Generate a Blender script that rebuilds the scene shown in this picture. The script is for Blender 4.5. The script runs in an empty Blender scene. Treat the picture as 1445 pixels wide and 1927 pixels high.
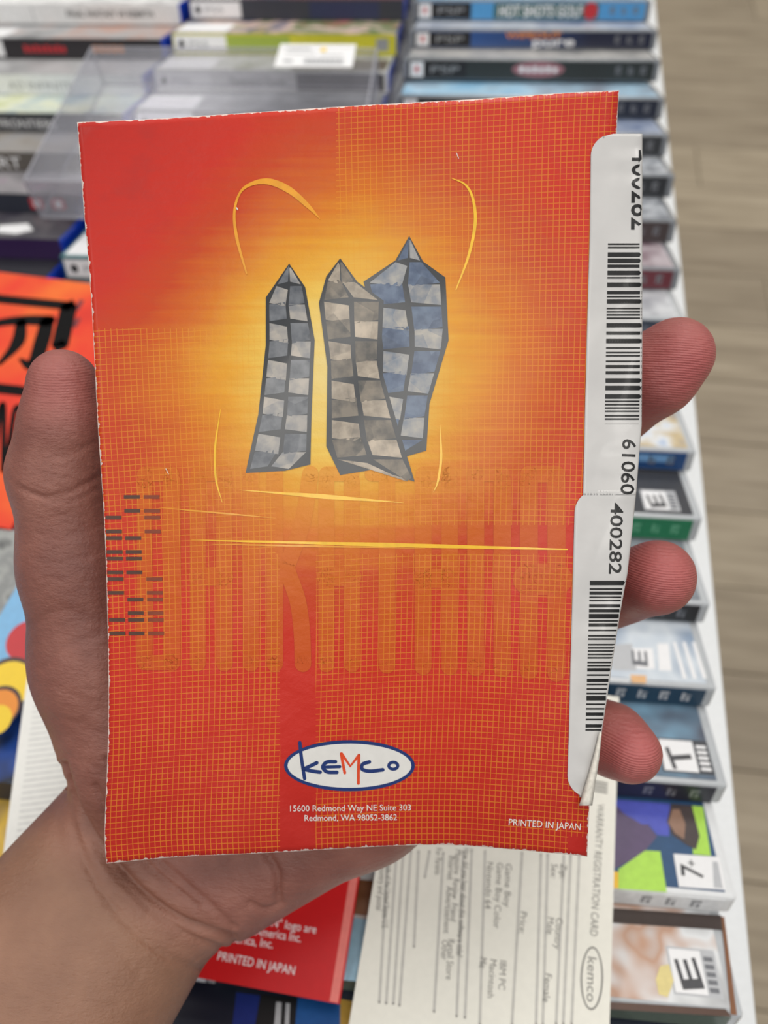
import bpy, bmesh, math, random
import numpy as np
from mathutils import Matrix, Vector

random.seed(7)
SC = bpy.context.scene
COL = SC.collection
# ---------------------------------------------------------------- camera
F_PX, CX, CY = 1448.0, 722.5, 963.5            # phone lens, photograph is 1445 x 1927
def _n(v): return v / np.linalg.norm(v)
_d = _n(np.array([363.0, 2438.0, -1448.0]))      # direction in which the rows of cases recede
_h = np.array([1.0, -0.09, 0.10]); _h = _n(_h - _d * (_h @ _d))
RW = np.array([_h, _d, np.cross(_h, _d)])        # camera axes -> world axes
CAM = np.array([0.0, 0.0, 1.20])                 # metres; the floor is z = 0
cam = bpy.data.cameras.new('camera'); co = bpy.data.objects.new('camera', cam); COL.objects.link(co)
m4 = Matrix.Identity(4)
for i in range(3):
    for j in range(3): m4[i][j] = RW[i][j]
m4.translation = Vector(CAM)
co.matrix_world = m4
cam.sensor_fit = 'VERTICAL'; cam.sensor_height = 34.6; cam.lens = 34.6 * F_PX / 1927.0
cam.clip_start = 0.01; cam.clip_end = 50
cam.dof.use_dof = True; cam.dof.focus_distance = 0.177; cam.dof.aperture_fstop = 10.5
SC.camera = co
# ---------------------------------------------------------------- light
world = bpy.data.worlds.new('shop_ambience'); SC.world = world; world.use_nodes = True
world.node_tree.nodes['Background'].inputs[0].default_value = (0.93, 0.97, 1.0, 1)
world.node_tree.nodes['Background'].inputs[1].default_value = 0.26
def ceiling_panel(name, loc, sx, sy, power):
    l = bpy.data.lights.new(name, 'AREA'); l.shape = 'RECTANGLE'; l.size = sx; l.size_y = sy
    l.energy = power; l.color = (1.0, 0.965, 0.91)
    o = bpy.data.objects.new(name, l); o.location = loc; COL.objects.link(o)
# the shop's ceiling panels: one even grid of like fixtures, all above the picture
for row, py_ in (('near', -1.4), ('middle', 0.8), ('far', 2.9)):
    for side, px_ in (('left', -1.5), ('centre', 0.25), ('right', 2.0)):
        ceiling_panel('ceiling_panel_%s_%s_offscreen' % (row, side), (px_, py_, 2.85), 0.6, 1.2, 20.0)
SC.view_settings.view_transform = 'Standard'; SC.view_settings.look = 'None'
SC.view_settings.gamma = 1.0; SC.view_settings.use_curve_mapping = False
SC.view_settings.exposure = -0.30

# ---------------------------------------------------------------- pixel helpers (mm, relative to the camera)
def ray(px, py): return RW @ np.array([(px - CX) / F_PX, -(py - CY) / F_PX, -1.0])
def P(px, py, Z): return CAM + ray(px, py) * (Z * 0.001)           # point at depth Z mm along the optical axis
def on_plane(px, py, z):                                          # point where the pixel's ray meets height z (m)
    r = ray(px, py); return CAM + r * ((z - CAM[2]) / r[2])
Z_STACK = 0.900                                                   # height of the case edges
# ---------------------------------------------------------------- materials
def s2l(c): return c / 12.92 if c <= 0.04045 else ((c + 0.055) / 1.055) ** 2.4
def rgb(r, g, b): return (s2l(r / 255), s2l(g / 255), s2l(b / 255), 1.0)

class V:
    """tiny expression wrapper that writes Math nodes"""
    def __init__(s, nt, sock): s.nt, s.s = nt, sock
    def _m(s, op, *a, clamp=False):
        n = s.nt.nodes.new('ShaderNodeMath'); n.operation = op; n.use_clamp = clamp
        for k, x in enumerate((s,) + a):
            if isinstance(x, V): s.nt.links.new(x.s, n.inputs[k])
            else: n.inputs[k].default_value = float(x)
        return V(s.nt, n.outputs[0])
    def __add__(s, o): return s._m('ADD', o)
    __radd__ = __add__
    def __mul__(s, o): return s._m('MULTIPLY', o)
    __rmul__ = __mul__
    def __sub__(s, o): return s._m('SUBTRACT', o)
    def __rsub__(s, o): return (s * -1.0) + o
    def __truediv__(s, o): return s._m('DIVIDE', o)
    def gt(s, o): return s._m('GREATER_THAN', o)
    def lt(s, o): return s._m('LESS_THAN', o)
    def fract(s): return s._m('FRACT')
    def abs(s): return s._m('ABSOLUTE')
    def sqrt(s): return s._m('SQRT')
    def min(s, o): return s._m('MINIMUM', o)
    def max(s, o): return s._m('MAXIMUM', o)
    def ramp01(s, a, b):
        n = s.nt.nodes.new('ShaderNodeMapRange'); n.clamp = True; n.interpolation_type = 'SMOOTHSTEP'
        s.nt.links.new(s.s, n.inputs['Value'])
        n.inputs['From Min'].default_value = a; n.inputs['From Max'].default_value = b
        return V(s.nt, n.outputs[0])

def base_mat(name):
    m = bpy.data.materials.new(name); m.use_nodes = True
    nt = m.node_tree; b = nt.nodes['Principled BSDF']
    return m, nt, b
def setp(b, rough=0.5, spec=0.5, coat=0.0, metal=0.0, coat_rough=0.1):
    b.inputs['Roughness'].default_value = rough; b.inputs['Specular IOR Level'].default_value = spec
    b.inputs['Coat Weight'].default_value = coat; b.inputs['Coat Roughness'].default_value = coat_rough
    b.inputs['Metallic'].default_value = metal
def noise(nt, scale, detail=2.0, vec=None, rough=0.5, sc=None, w=None):
    n = nt.nodes.new('ShaderNodeTexNoise'); n.inputs['Scale'].default_value = scale
    n.inputs['Detail'].default_value = detail; n.inputs['Roughness'].default_value = rough
    if vec is None:
        tc = nt.nodes.new('ShaderNodeTexCoord'); vec = tc.outputs['Object']
    if sc is not None:
        mp = nt.nodes.new('ShaderNodeMapping'); mp.inputs['Scale'].default_value = sc
        nt.links.new(vec, mp.inputs['Vector']); vec = mp.outputs[0]
    nt.links.new(vec, n.inputs['Vector'])
    return n
def ramp(nt, fac, stops, interp='LINEAR'):
    r = nt.nodes.new('ShaderNodeValToRGB'); r.color_ramp.interpolation = interp
    e = r.color_ramp.elements
    while len(e) < len(stops): e.new(0.5)
    for k, (p, c) in enumerate(stops): e[k].position = p; e[k].color = c
    nt.links.new(fac.s if isinstance(fac, V) else fac, r.inputs[0])
    return r.outputs[0]
def mix(nt, fac, a, b, mode='MIX'):
    n = nt.nodes.new('ShaderNodeMix'); n.data_type = 'RGBA'; n.blend_type = mode
    if isinstance(fac, V): nt.links.new(fac.s, n.inputs[0])
    elif isinstance(fac, (int, float)): n.inputs[0].default_value = fac
    else: nt.links.new(fac, n.inputs[0])
    for k, x in ((6, a), (7, b)):
        if isinstance(x, tuple): n.inputs[k].default_value = x
        else: nt.links.new(x, n.inputs[k])
    return n.outputs[2]
def bump(nt, b, height, strength, dist):
    n = nt.nodes.new('ShaderNodeBump'); n.inputs['Strength'].default_value = strength
    n.inputs['Distance'].default_value = dist
    nt.links.new(height.s if isinstance(height, V) else height, n.inputs['Height'])
    nt.links.new(n.outputs[0], b.inputs['Normal'])
_cache = {}
def flat(name, c, rough=0.45, coat=0.0, grain=0.06, spec=0.5, gs=400):
    key = (name, c, rough, coat)
    if key in _cache: return _cache[key]
    m, nt, b = base_mat(name); setp(b, rough, spec, coat)
    n = noise(nt, gs, 3)
    dark = tuple(x * (1 - grain) for x in c[:3]) + (1,); light = tuple(min(1, x * (1 + grain)) for x in c[:3]) + (1,)
    nt.links.new(ramp(nt, n.outputs[0], [(0.3, dark), (0.7, light)]), b.inputs['Base Color'])
    _cache[key] = m
    return m
def art(name, cols, scale=30, rough=0.42, stretch=(1, 1, 1), coat=0.06, det=2.0):
    """blurred printed artwork: irregular patches of the given colours"""
    m, nt, b = base_mat(name); setp(b, rough, 0.5, coat)
    n = noise(nt, scale, det, sc=stretch, rough=0.5)
    k = len(cols)
    stops = [(0.28 + 0.44 * i / max(1, k - 1), c) for i, c in enumerate(cols)]
    nt.links.new(ramp(nt, n.outputs[0], stops), b.inputs['Base Color'])
    return m

# ---------------------------------------------------------------- mesh helpers
def link(o, parent=None):
    COL.objects.link(o)
    if parent is not None: o.parent = parent
    return o
def tag(o, label, cat, group=None, kind=None):
    if label: o['label'] = label
    if cat: o['category'] = cat
    if group: o['group'] = group
    if kind: o['kind'] = kind
    return o
def empty(name, loc):
    o = bpy.data.objects.new(name, None); o.empty_display_size = 0.01; o.location = Vector(loc)
    return link(o)
def mesh(name, verts, faces, mat, parent=None, origin=None, smooth=False, uvs=None, label=None):
    """verts in world metres (origin = the parent's location) or local metres (origin None)"""
    v = np.asarray(verts, dtype=float)
    if origin is not None: v = v - np.asarray(origin)
    me = bpy.data.meshes.new(name)
    me.from_pydata([tuple(x) for x in v], [], [tuple(int(i) for i in f) for f in faces]); me.update()
    if smooth: me.polygons.foreach_set('use_smooth', [True] * len(me.polygons))
    if uvs:
        li = np.empty(len(me.loops), dtype=np.int32); me.loops.foreach_get('vertex_index', li)
        for nm, arr in uvs.items():
            l = me.uv_layers.new(name=nm); l.data.foreach_set('uv', np.asarray(arr, dtype=np.float32)[li].ravel())
    me.materials.append(mat)
    o = bpy.data.objects.new(name, me); link(o, parent)
    if label: o['label'] = label
    return o
def bm_obj(name, bm, mat, parent=None, smooth=False):
    me = bpy.data.meshes.new(name); bm.to_mesh(me); bm.free()
    if smooth: me.polygons.foreach_set('use_smooth', [True] * len(me.polygons))
    me.materials.append(mat)
    return link(bpy.data.objects.new(name, me), parent)
def box_bm(x0, x1, y0, y1, z0, z1, bev=0.0, seg=2):
    bm = bmesh.new(); bmesh.ops.create_cube(bm, size=1)
    for v in bm.verts:
        v.co = Vector((x0 + (v.co.x + .5) * (x1 - x0), y0 + (v.co.y + .5) * (y1 - y0), z0 + (v.co.z + .5) * (z1 - z0)))
    if bev: bmesh.ops.bevel(bm, geom=bm.edges[:], offset=bev, segments=seg, affect='EDGES', profile=0.5)
    return bm
_txt = {}
def text2d(s, bold=0.0):
    """letters as a flat mesh, scaled so the capital height is 1"""
    key = (s, bold)
    if key in _txt: return _txt[key]
    cu = bpy.data.curves.new('t', 'FONT'); cu.body = s; cu.resolution_u = 3; cu.offset = bold
    o = bpy.data.objects.new('t', cu); COL.objects.link(o)
    dg = bpy.context.evaluated_depsgraph_get(); me = o.evaluated_get(dg).to_mesh()
    v = np.array([x.co[:2] for x in me.vertices]) if len(me.vertices) else np.zeros((0, 2))
    fs = [tuple(p.vertices) for p in me.polygons]
    o.evaluated_get(dg).to_mesh_clear(); bpy.data.objects.remove(o); bpy.data.curves.remove(cu)
    if len(v): v = (v - np.array([v[:, 0].min(), 0])) / 0.70
    _txt[key] = (v, fs)
    return _txt[key]
def text_shape(s, x0, y0, x1, y1, height, bold=0.0):
    """baseline from (x0,y0) to (x1,y1); letters stretched to fill it; height = capital height, up = 90 deg left of the baseline in y-down axes"""
    v, fs = text2d(s, bold)
    w = v[:, 0].max()
    ax = np.array([x1 - x0, y1 - y0], float); L = np.linalg.norm(ax); ax /= L
    up = np.array([ax[1], -ax[0]])
    q = np.array([x0, y0]) + np.outer(v[:, 0] / w * L, ax) + np.outer(v[:, 1] * height, up)
    return q, fs
def strokes(lines, seg=10):
    """polylines [(pts, width or widths)] -> 2-D quads with round ends"""
    V2, F2 = [], []
    for pts, w in lines:
        p = np.array(pts, float); k = len(p)
        ws = np.full(k, w, float) if np.isscalar(w) else np.interp(np.linspace(0, 1, k), np.linspace(0, 1, len(w)), w)
        t = np.gradient(p, axis=0); t /= np.linalg.norm(t, axis=1)[:, None] + 1e-9
        nr = np.stack([-t[:, 1], t[:, 0]], 1)
        b = len(V2)
        for i in range(k): V2 += [p[i] + nr[i] * ws[i] / 2, p[i] - nr[i] * ws[i] / 2]
        for i in range(k - 1): F2.append((b + 2 * i, b + 2 * i + 1, b + 2 * i + 3, b + 2 * i + 2))
        for e, r in ((p[0], ws[0]), (p[-1], ws[-1])):
            if r > 0.6:
                b = len(V2)
                V2 += [e + r / 2 * np.array([math.cos(a), math.sin(a)]) for a in np.linspace(0, 2 * math.pi, seg, endpoint=False)]
                F2.append(tuple(range(b, b + seg)))
    return np.array(V2), F2
def smooth_line(pts, n=24):
    p = np.array(pts, float); k = len(p); out = []
    q = np.vstack([2 * p[0] - p[1], p, 2 * p[-1] - p[-2]])
    for i in range(k - 1):
        a, b, c, d = q[i:i + 4]
        m = max(2, n // (k - 1))
        for t in np.linspace(0, 1, m, endpoint=(i == k - 2)):
            out.append(0.5 * (2 * b + (c - a) * t + (2 * a - 5 * b + 4 * c - d) * t * t + (3 * b - a - 3 * c + d) * t ** 3))
    return np.array(out)
def quads(rects, nx=1, ny=1):
    V2, F2 = [], []
    for x0, y0, x1, y1 in rects:
        b = len(V2)
        for j in range(ny + 1):
            for i in range(nx + 1): V2.append((x0 + (x1 - x0) * i / nx, y0 + (y1 - y0) * j / ny))
        for j in range(ny):
            for i in range(nx):
                a = b + j * (nx + 1) + i; F2.append((a, a + 1, a + nx + 2, a + nx + 1))
    return np.array(V2, float), F2
def disc2d(cx, cy, rx, ry, seg=48):
    a = np.linspace(0, 2 * math.pi, seg, endpoint=False)
    v = np.vstack([[cx, cy], np.stack([cx + rx * np.cos(a), cy + ry * np.sin(a)], 1)])
    return v, [(0, 1 + i, 1 + (i + 1) % seg) for i in range(seg)]
def ring2d(cx, cy, rx, ry, w, seg=64):
    a = np.linspace(0, 2 * math.pi, seg, endpoint=False); c, s = np.cos(a), np.sin(a)
    v = np.vstack([np.stack([cx + rx * c, cy + ry * s], 1), np.stack([cx + (rx - w) * c, cy + (ry - w) * s], 1)])
    return v, [(i, (i + 1) % seg, seg + (i + 1) % seg, seg + i) for i in range(seg)]

def densify(shape, lim):
    """split long edges of a flat print so that it can follow a curved page"""
    v, f = shape
    bm = bmesh.new(); bv = [bm.verts.new((a, b, 0)) for a, b in v]
    for q in f:
        try: bm.faces.new([bv[i] for i in q])
        except ValueError: pass
    bmesh.ops.triangulate(bm, faces=bm.faces[:])
    for _ in range(7):
        e = [x for x in bm.edges if x.calc_length() > lim]
        if not e: break
        bmesh.ops.subdivide_edges(bm, edges=e, cuts=1, use_grid_fill=False)
        bmesh.ops.triangulate(bm, faces=[x for x in bm.faces if len(x.verts) > 3])
    bm.verts.index_update()
    v2 = np.array([x.co[:2] for x in bm.verts]); f2 = [tuple(y.index for y in x.verts) for x in bm.faces]; bm.free()
    return v2, f2

# ================================================================= SETTING
def wood_mat():
    m, nt, b = base_mat('greige_vinyl_plank'); setp(b, 0.42, 0.4)
    oi = nt.nodes.new('ShaderNodeObjectInfo')
    n = noise(nt, 3.0, 5, sc=(1.2, 14, 1), rough=0.6)
    g = ramp(nt, n.outputs[0], [(0.25, rgb(132, 119, 101)), (0.5, rgb(160, 147, 127)), (0.75, rgb(180, 167, 147))])
    v = ramp(nt, oi.outputs['Random'], [(0, (0.78, 0.76, 0.74, 1)), (1, (1.05, 1.04, 1.02, 1))])
    nt.links.new(mix(nt, 1.0, g, v, 'MULTIPLY'), b.inputs['Base Color'])
    bump(nt, b, n.outputs[0], 0.15, 0.002)
    return m
WOOD = wood_mat()
fl = bm_obj('floor', box_bm(-2.0, 2.6, -1.2, 4.0, -0.05, -0.004), flat('floor_underlay', rgb(96, 86, 72), 0.8)); tag(fl, None, None, kind='structure')
wb = bm_obj('wall_back', box_bm(-2.0, 2.6, 4.0, 4.1, -0.05, 3.0), flat('shop_wall_paint', rgb(214, 212, 206), 0.7)); tag(wb, None, None, kind='structure')
plank_mesh = {}
for r in range(34):
    y0 = -1.2 + r * 0.152
    off = (r * 0.437) % 1.2
    x = -2.0 - off
    while x < 2.6:
        a, bnd = max(x, -2.0), min(x + 1.2, 2.6)
        if bnd - a > 0.02:
            key = round(bnd - a, 4)
            if key not in plank_mesh:
                bm = box_bm(0.0008, key - 0.0008, 0.0008, 0.1512, -0.004, 0.0, 0.001, 1)
                me = bpy.data.meshes.new('plank'); bm.to_mesh(me); bm.free(); me.materials.append(WOOD); plank_mesh[key] = me
            o = bpy.data.objects.new('plank', plank_mesh[key]); o.location = (a, y0, 0); link(o, fl)
        x += 1.2
# the white display table under the rows of cases
T_TOP = Z_STACK - 0.0555
tb = tag(empty('display_table', (-0.16, 0.38, 0)), 'white display table carrying the rows of game cases', 'table')
WHITE = flat('white_laminate', rgb(236, 238, 240), 0.35, 0.1, 0.02)
bm_obj('table_top', box_bm(-0.33, 0.289, -0.46, 0.45, T_TOP - 0.03, T_TOP, 0.002), WHITE, tb)
for sx in (-0.30, 0.255):
    for sy in (-0.43, 0.41):
        bm_obj('leg', box_bm(sx, sx + 0.03, sy, sy + 0.03, 0, T_TOP - 0.03, 0.002), WHITE, tb)
bm_obj('apron', box_bm(-0.30, 0.275, -0.44, -0.425, T_TOP - 0.13, T_TOP - 0.03, 0.001), WHITE, tb)

# ================================================================= GAME CASES
CLEAR = flat('smoky_clear_plastic', rgb(128, 132, 138), 0.22, 0.5, 0.03)
FROST = flat('frosted_clear_plastic', rgb(186, 190, 194), 0.25, 0.5, 0.03)
WPLAS = flat('white_plastic', rgb(228, 230, 232), 0.28, 0.4, 0.02)
BLUE = flat('blue_plastic', rgb(22, 62, 176), 0.22, 0.5, 0.05)
INKW = flat('white_ink', rgb(238, 238, 240), 0.48, 0.03, 0.02)
INKG = flat('grey_ink', rgb(150, 152, 156), 0.48, 0.03, 0.02)
INKK = flat('black_ink', rgb(22, 22, 25), 0.48, 0.03, 0.02)
INKR = flat('red_ink', rgb(190, 40, 48), 0.48, 0.03, 0.02)
INKO = flat('orange_ink', rgb(226, 138, 40), 0.48, 0.03, 0.02)
INKY = flat('yellow_ink', rgb(236, 200, 40), 0.48, 0.03, 0.02)
_box = {}
def shared_box(name, key, dims, bev, mat):
    k = (name, key, mat.name)
    if k not in _box:
        bm = box_bm(*dims, bev, 2); me = bpy.data.meshes.new(name); bm.to_mesh(me); bm.free(); me.materials.append(mat); _box[k] = me
    return _box[k]
class Case:
    """a plastic game case lying cover-up with its spine towards the viewer; local x along the spine, y to the back, z up"""
    def __init__(s, corner, L, W, T, yaw, tilt, shell, spine, cover, label, group, endgap=3.0, cat='game case'):
        s.L, s.W, s.T = L, W, T
        wrap = shell is BLUE
        R3 = Matrix.Rotation(math.radians(yaw), 3, 'Z') @ Matrix.Rotation(math.radians(-tilt), 3, 'X')
        s.root = empty('game_case', Vector(corner) - R3 @ Vector((L / 2, -W / 2, T)) * 0.001)
        s.root.rotation_euler = R3.to_euler(); s.R3 = np.array(R3); s.loc = np.array(s.root.location)
        tag(s.root, label, cat, group)
        q = 0.001
        l, w, t = L / 2 * q, W / 2 * q, T * q
        link(bpy.data.objects.new('shell', shared_box('shell', (L, W, round(T, 2)), (-l, l, -w, w, 0, t), 0.0016, shell)), s.root)
        e = endgap * q
        bm = box_bm(-l + e, l - e, -w - 0.00022, -w + 0.001, 0.0003 if wrap else 0.0012, t - 0.0002 if wrap else t - 0.0014)
        bm_obj('spine_sheet', bm, spine, s.root)
        bm = box_bm(-l + e, l - e, -w + (-0.0002 if wrap else 0.0020), w - 0.003, t - 0.001, t + 0.00022)
        bm_obj('cover_sheet', bm, cover, s.root)
    def spine(s, shape, mat, name='spine_print', lift=0.3):
        """x in mm from the left end, y in mm down from the upper edge"""
        v, f = shape; q = 0.001
        p = np.stack([(v[:, 0] - s.L / 2) * q, np.full(len(v), (-s.W / 2 - lift) * q), (s.T - np.clip(v[:, 1], 0.6, s.T - 0.6)) * q], 1)
        return mesh(name, p, f, mat, s.root)
    def cover(s, shape, mat, name='cover_print', lift=0.3):
        """printed upright on the cover: x in mm from the spine, y in mm down towards the right-hand end, measured from that end (negative = inside)"""
        v, f = shape; q = 0.001
        p = np.stack([(s.L / 2 + v[:, 1]) * q, (-s.W / 2 + np.minimum(v[:, 0], 34.0)) * q, np.full(len(v), (s.T + lift) * q)], 1)
        return mesh(name, p, f, mat, s.root)
def on_case(c, pix):
    """pixels on the cover -> (mm from the spine, mm from the right end)"""
    out = []
    n = c.R3[:, 2]; p0 = c.loc + n * c.T * 0.001
    for px, py in pix:
        r = ray(px, py); t = ((p0 - CAM) @ n) / (r @ n); q = c.R3.T @ (CAM + r * t - c.loc) * 1000
        out.append((q[1] + c.W / 2, q[0] - c.L / 2))
    return out
SILK = flat('silver_ink', rgb(188, 190, 194), 0.35, 0.2, 0.03); DIM = flat('dim_grey_ink', rgb(112, 114, 120), 0.4, 0.2, 0.03)
def rating(c, letter, x0=4.0, size=17.0, off=-5.0, frame=None, depth=15.0):
    w = depth
    c.cover(quads([(x0, off - size, x0 + w, off)]), frame or SILK, 'rating_frame', 0.26)
    c.cover(quads([(x0 + 0.7, off - size + 0.7, x0 + w - 0.7, off - size * 0.30)]), INKW, 'rating_field', 0.33)
    c.cover(text_shape(letter, x0 + 2.6, off - size * 0.36, x0 + w - 3.0, off - size * 0.44, size * 0.44, 0.02), flat('charcoal_ink', rgb(70, 70, 74), 0.4), 'rating_letter', 0.40)
    c.cover(quads([(x0 + 1.6 + 2.4 * k, off - size * 0.25, x0 + 3.0 + 2.4 * k, off - 1.0) for k in range(5)]), DIM if frame is None else INKW, 'rating_lines', 0.40)
def icons(c, n=3, x=0.0, mat=None, h=5.5):
    for k in range(n):
        xx = c.L - 11 - x - 8.5 * (n - 1 - k)
        c.spine(quads([(xx - 1.7, c.T / 2 - 2.6, xx - 0.4, c.T / 2 + 2.2), (xx - 0.4, c.T / 2 - 2.6 + k % 2, xx + 1.8, c.T / 2 - 1.0), (xx + 0.3, c.T / 2 - 0.2, xx + 1.6, c.T / 2 + 2.4)]), mat or DIM, 'spine_icon')
def handheld_block(c):
    """black block with the console mark and the small white square at the left end of the spine"""
    c.spine(quads([(4, 1.8, 45, c.T - 1.5)]), INKK, 'spine_block', 0.26)
    c.spine(quads([(5.5, 2.5, 14.5, c.T - 2.2)]), INKW, 'spine_badge', 0.33)
    c.spine(disc2d(10, c.T / 2, 1.5, 2.2, 12), INKR, 'spine_badge_mark', 0.4)
    c.spine(text_shape('PSP', 20, c.T / 2 + 2.2, 40, c.T / 2 + 2.2, 4.4), INKG, 'spine_lettering', 0.33)

YAW = 2.35
def gradient_spine(name, a, b_):
    m, nt, b = base_mat(name); setp(b, 0.3, 0.5, 0.3)
    tc = nt.nodes.new('ShaderNodeTexCoord'); sx = nt.nodes.new('ShaderNodeSeparateXYZ')
    nt.links.new(tc.outputs['Generated'], sx.inputs[0])
    nt.links.new(ramp(nt, sx.outputs[0], [(0.15, a), (0.75, b_)]), b.inputs['Base Color'])
    return m
# right-hand column: pixel of the upper spine edge at the right end of each case, farthest first
g_r = 'game cases in the column along the table edge'
px_r = [(1228, 0), (1240, 56), (1245, 112), (1253, 184), (1261, 253), (1272, 329), (1276, 414), (1283, 506), (1292, 600), (1300, 715),
        (1312, 849), (1324, 976), (1339, 1137), (1351, 1296), (1372, 1480), (1389, 1692), (1402, 1914)]
pts = [on_plane(x, y, Z_STACK) for x, y in px_r]
pts = [pts[0] + np.array([0, 0.04 * k, 0]) for k in (3, 2, 1)] + pts + [pts[-1] + np.array([0, -0.037, 0]), pts[-1] + np.array([0, -0.074, 0])]
TILT = 20.2
def blk(*c): return flat('spine_paper', rgb(*c), 0.42, 0.06, 0.08)
SILV = lambda i: art('silver_cover', [rgb(96, 100, 108), rgb(150, 154, 162), rgb(190, 194, 200), rgb(110, 116, 128)], 60 + i * 7)
spec_r = [  # spine, cover, shell, label
 (blk(40, 44, 52), SILV(0), CLEAR, 'charcoal game case third beyond the golf game case'),
 (blk(60, 50, 48), SILV(1), CLEAR, 'brownish game case second beyond the golf game case'),
 (blk(36, 60, 84), SILV(2), CLEAR, 'slate blue game case just beyond the golf game case'),
 (blk(78, 150, 204), art('sky_cover', [rgb(120, 170, 210), rgb(170, 200, 225), rgb(60, 100, 150)], 40), CLEAR, 'light blue game case with white golf lettering on its spine'),
 (gradient_spine('blue_navy_spine', rgb(52, 92, 156), rgb(28, 32, 56)), art('steel_cover', [rgb(150, 160, 180), rgb(190, 196, 206), rgb(90, 110, 150)], 40), CLEAR, 'navy game case with orange and white lettering on its spine'),
 (blk(40, 46, 46), art('grey_cover', [rgb(150, 152, 154), rgb(186, 184, 182), rgb(110, 112, 116)], 40), CLEAR, 'dark green-black game case with a pink oval logo on its spine'),
 (blk(32, 38, 54), art('paleblue_cover', [rgb(120, 180, 220), rgb(170, 206, 230), rgb(130, 140, 156)], 30), CLEAR, 'game case with pale blue cover and navy spine'),
 (blk(50, 52, 56), art('bluegrey_cover', [rgb(120, 130, 150), rgb(160, 170, 190), rgb(80, 100, 140)], 40), CLEAR, 'charcoal game case with blue-grey cover level with the sticker top'),
 (blk(44, 46, 50), SILV(3), CLEAR, 'black game case with silver cover beside the sticker numerals'),
 (blk(70, 60, 60), SILV(4), CLEAR, 'brown-grey game case two behind the dark red one'),
 (blk(104, 42, 52), art('mauve_cover', [rgb(150, 130, 140), rgb(190, 180, 186), rgb(110, 80, 92)], 40), CLEAR, 'dark red game case with mauve cover'),
 (blk(60, 64, 74), art('pale_cover', [rgb(170, 172, 180), rgb(210, 212, 216), rgb(130, 132, 142)], 40), FROST, 'pale silver game case behind the longest fingertip'),
 (blk(70, 90, 120), art('blue2_cover', [rgb(90, 130, 190), rgb(170, 190, 215), rgb(60, 90, 150)], 40), FROST, 'slate game case hidden under the longest fingertip'),
 (blk(30, 74, 130), art('figure_cover', [rgb(120, 160, 210), rgb(225, 228, 232), rgb(200, 180, 140), rgb(70, 110, 180)], 55), FROST, 'blue game case with a white and sky blue patterned cover'),
 (blk(28, 122, 82), blk(58, 60, 66), FROST, 'green-spined game case with black cover and white rating box'),
 (blk(28, 28, 32), art('slate_cover', [rgb(70, 74, 82), rgb(120, 126, 134), rgb(150, 156, 164)], 40), FROST, 'black-spined game case beside the middle of three fingertips'),
 (blk(30, 62, 86), art('ice_cover', [rgb(110, 124, 148), rgb(176, 190, 206), rgb(212, 220, 228), rgb(130, 150, 176)], 30), FROST, 'teal-navy game case with icy cover and letter E rating'),
 (blk(34, 36, 50), art('dark_cover', [rgb(46, 50, 62), rgb(84, 92, 108), rgb(120, 160, 186)], 40), FROST, 'black game case with a letter T rating on dark cover'),
 (blk(226, 228, 230), blk(44, 80, 120), WPLAS, 'white game case with lime and violet cover marked seven plus'),
 (blk(96, 108, 98), art('ash_cover', [rgb(140, 140, 144), rgb(196, 198, 200), rgb(226, 228, 230), rgb(190, 150, 126), rgb(206, 208, 210)], 45), FROST, 'game case with ash white mottled cover and brown borders'),
 (blk(34, 40, 54), blk(28, 36, 52), FROST, 'navy game case just in front of the ash white one'),
 (blk(70, 50, 44), SILV(7), FROST, 'brown game case at the near end of the edge column'),
]
cases_r = []
for k, (p, sp) in enumerate(zip(pts, spec_r)):
    nxt = pts[k + 1] if k + 1 < len(pts) else p - np.array([0, 0.037, 0])
    T = min(14.0, (p[1] - nxt[1]) * 1000 * math.sin(math.radians(TILT)) - 0.35)
    c = Case(p, 178, 105, T, YAW, TILT, sp[2], sp[0], sp[1], sp[3], g_r, 4.0)
    cases_r.append(c)
C = dict((k - 3, c) for k, c in enumerate(cases_r))      # C[0] is the golf case
for k in range(-3, 8): handheld_block(C[k])
for k in (1, 2, 3, 4, 5, 6, 7, 8, 9, 10): icons(C[k], 3, 0)
c = C[0]; c.spine(text_shape('HOT SHOTS GOLF', 66, 10.6, 128, 10.6, 7.0, 0.02), INKW, 'spine_lettering'); c.spine(disc2d(134, 7, 5, 5.5), INKR, 'spine_logo')
c.spine(quads([(62, 2, 140, 12)]), flat('green_ink', rgb(58, 96, 92), 0.35, 0.2), 'spine_panel', 0.26); icons(c, 3)
c = C[1]; c.spine(text_shape('WIPEOUT', 70, 5.8, 110, 5.4, 3.8, 0.02), INKO, 'spine_lettering'); c.spine(text_shape('pure', 90, 10.8, 120, 10.4, 6.0, 0.02), INKW, 'spine_lettering')
c = C[2]; c.spine(disc2d(95, 6.6, 18, 4.8), flat('pink_ink', rgb(160, 110, 118), 0.35, 0.2), 'spine_logo'); c.spine(quads([(82 + 4.6 * k, 4.8 + (k % 2) * 0.6, 85 + 4.6 * k, 8.4) for k in range(6)]), INKW, 'spine_lettering', 0.4)
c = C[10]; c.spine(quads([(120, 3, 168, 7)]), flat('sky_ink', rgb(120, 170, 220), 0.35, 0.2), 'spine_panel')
c = C[11]; rating(c, 'E', 4, 16, -9); c.spine(quads([(92, 3, 138, c.T - 3)]), INKG, 'spine_panel'); icons(c, 3, 0, flat('mint_ink', rgb(96, 168, 132), 0.35))
icons(C[12], 4)
def poly(p): return np.array(p, float), [tuple(range(len(p)))]
def cpoly(c, pix, mat, lift, name='cover_print'): c.cover(poly(on_case(c, pix)), mat, name, lift)
def z7(l): return [(1040 + x * 0.2803, 1440 + y * 0.2803) for x, y in l]
def z6p(l): return [(1020 + x * 0.301, 980 + y * 0.301) for x, y in l]
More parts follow.
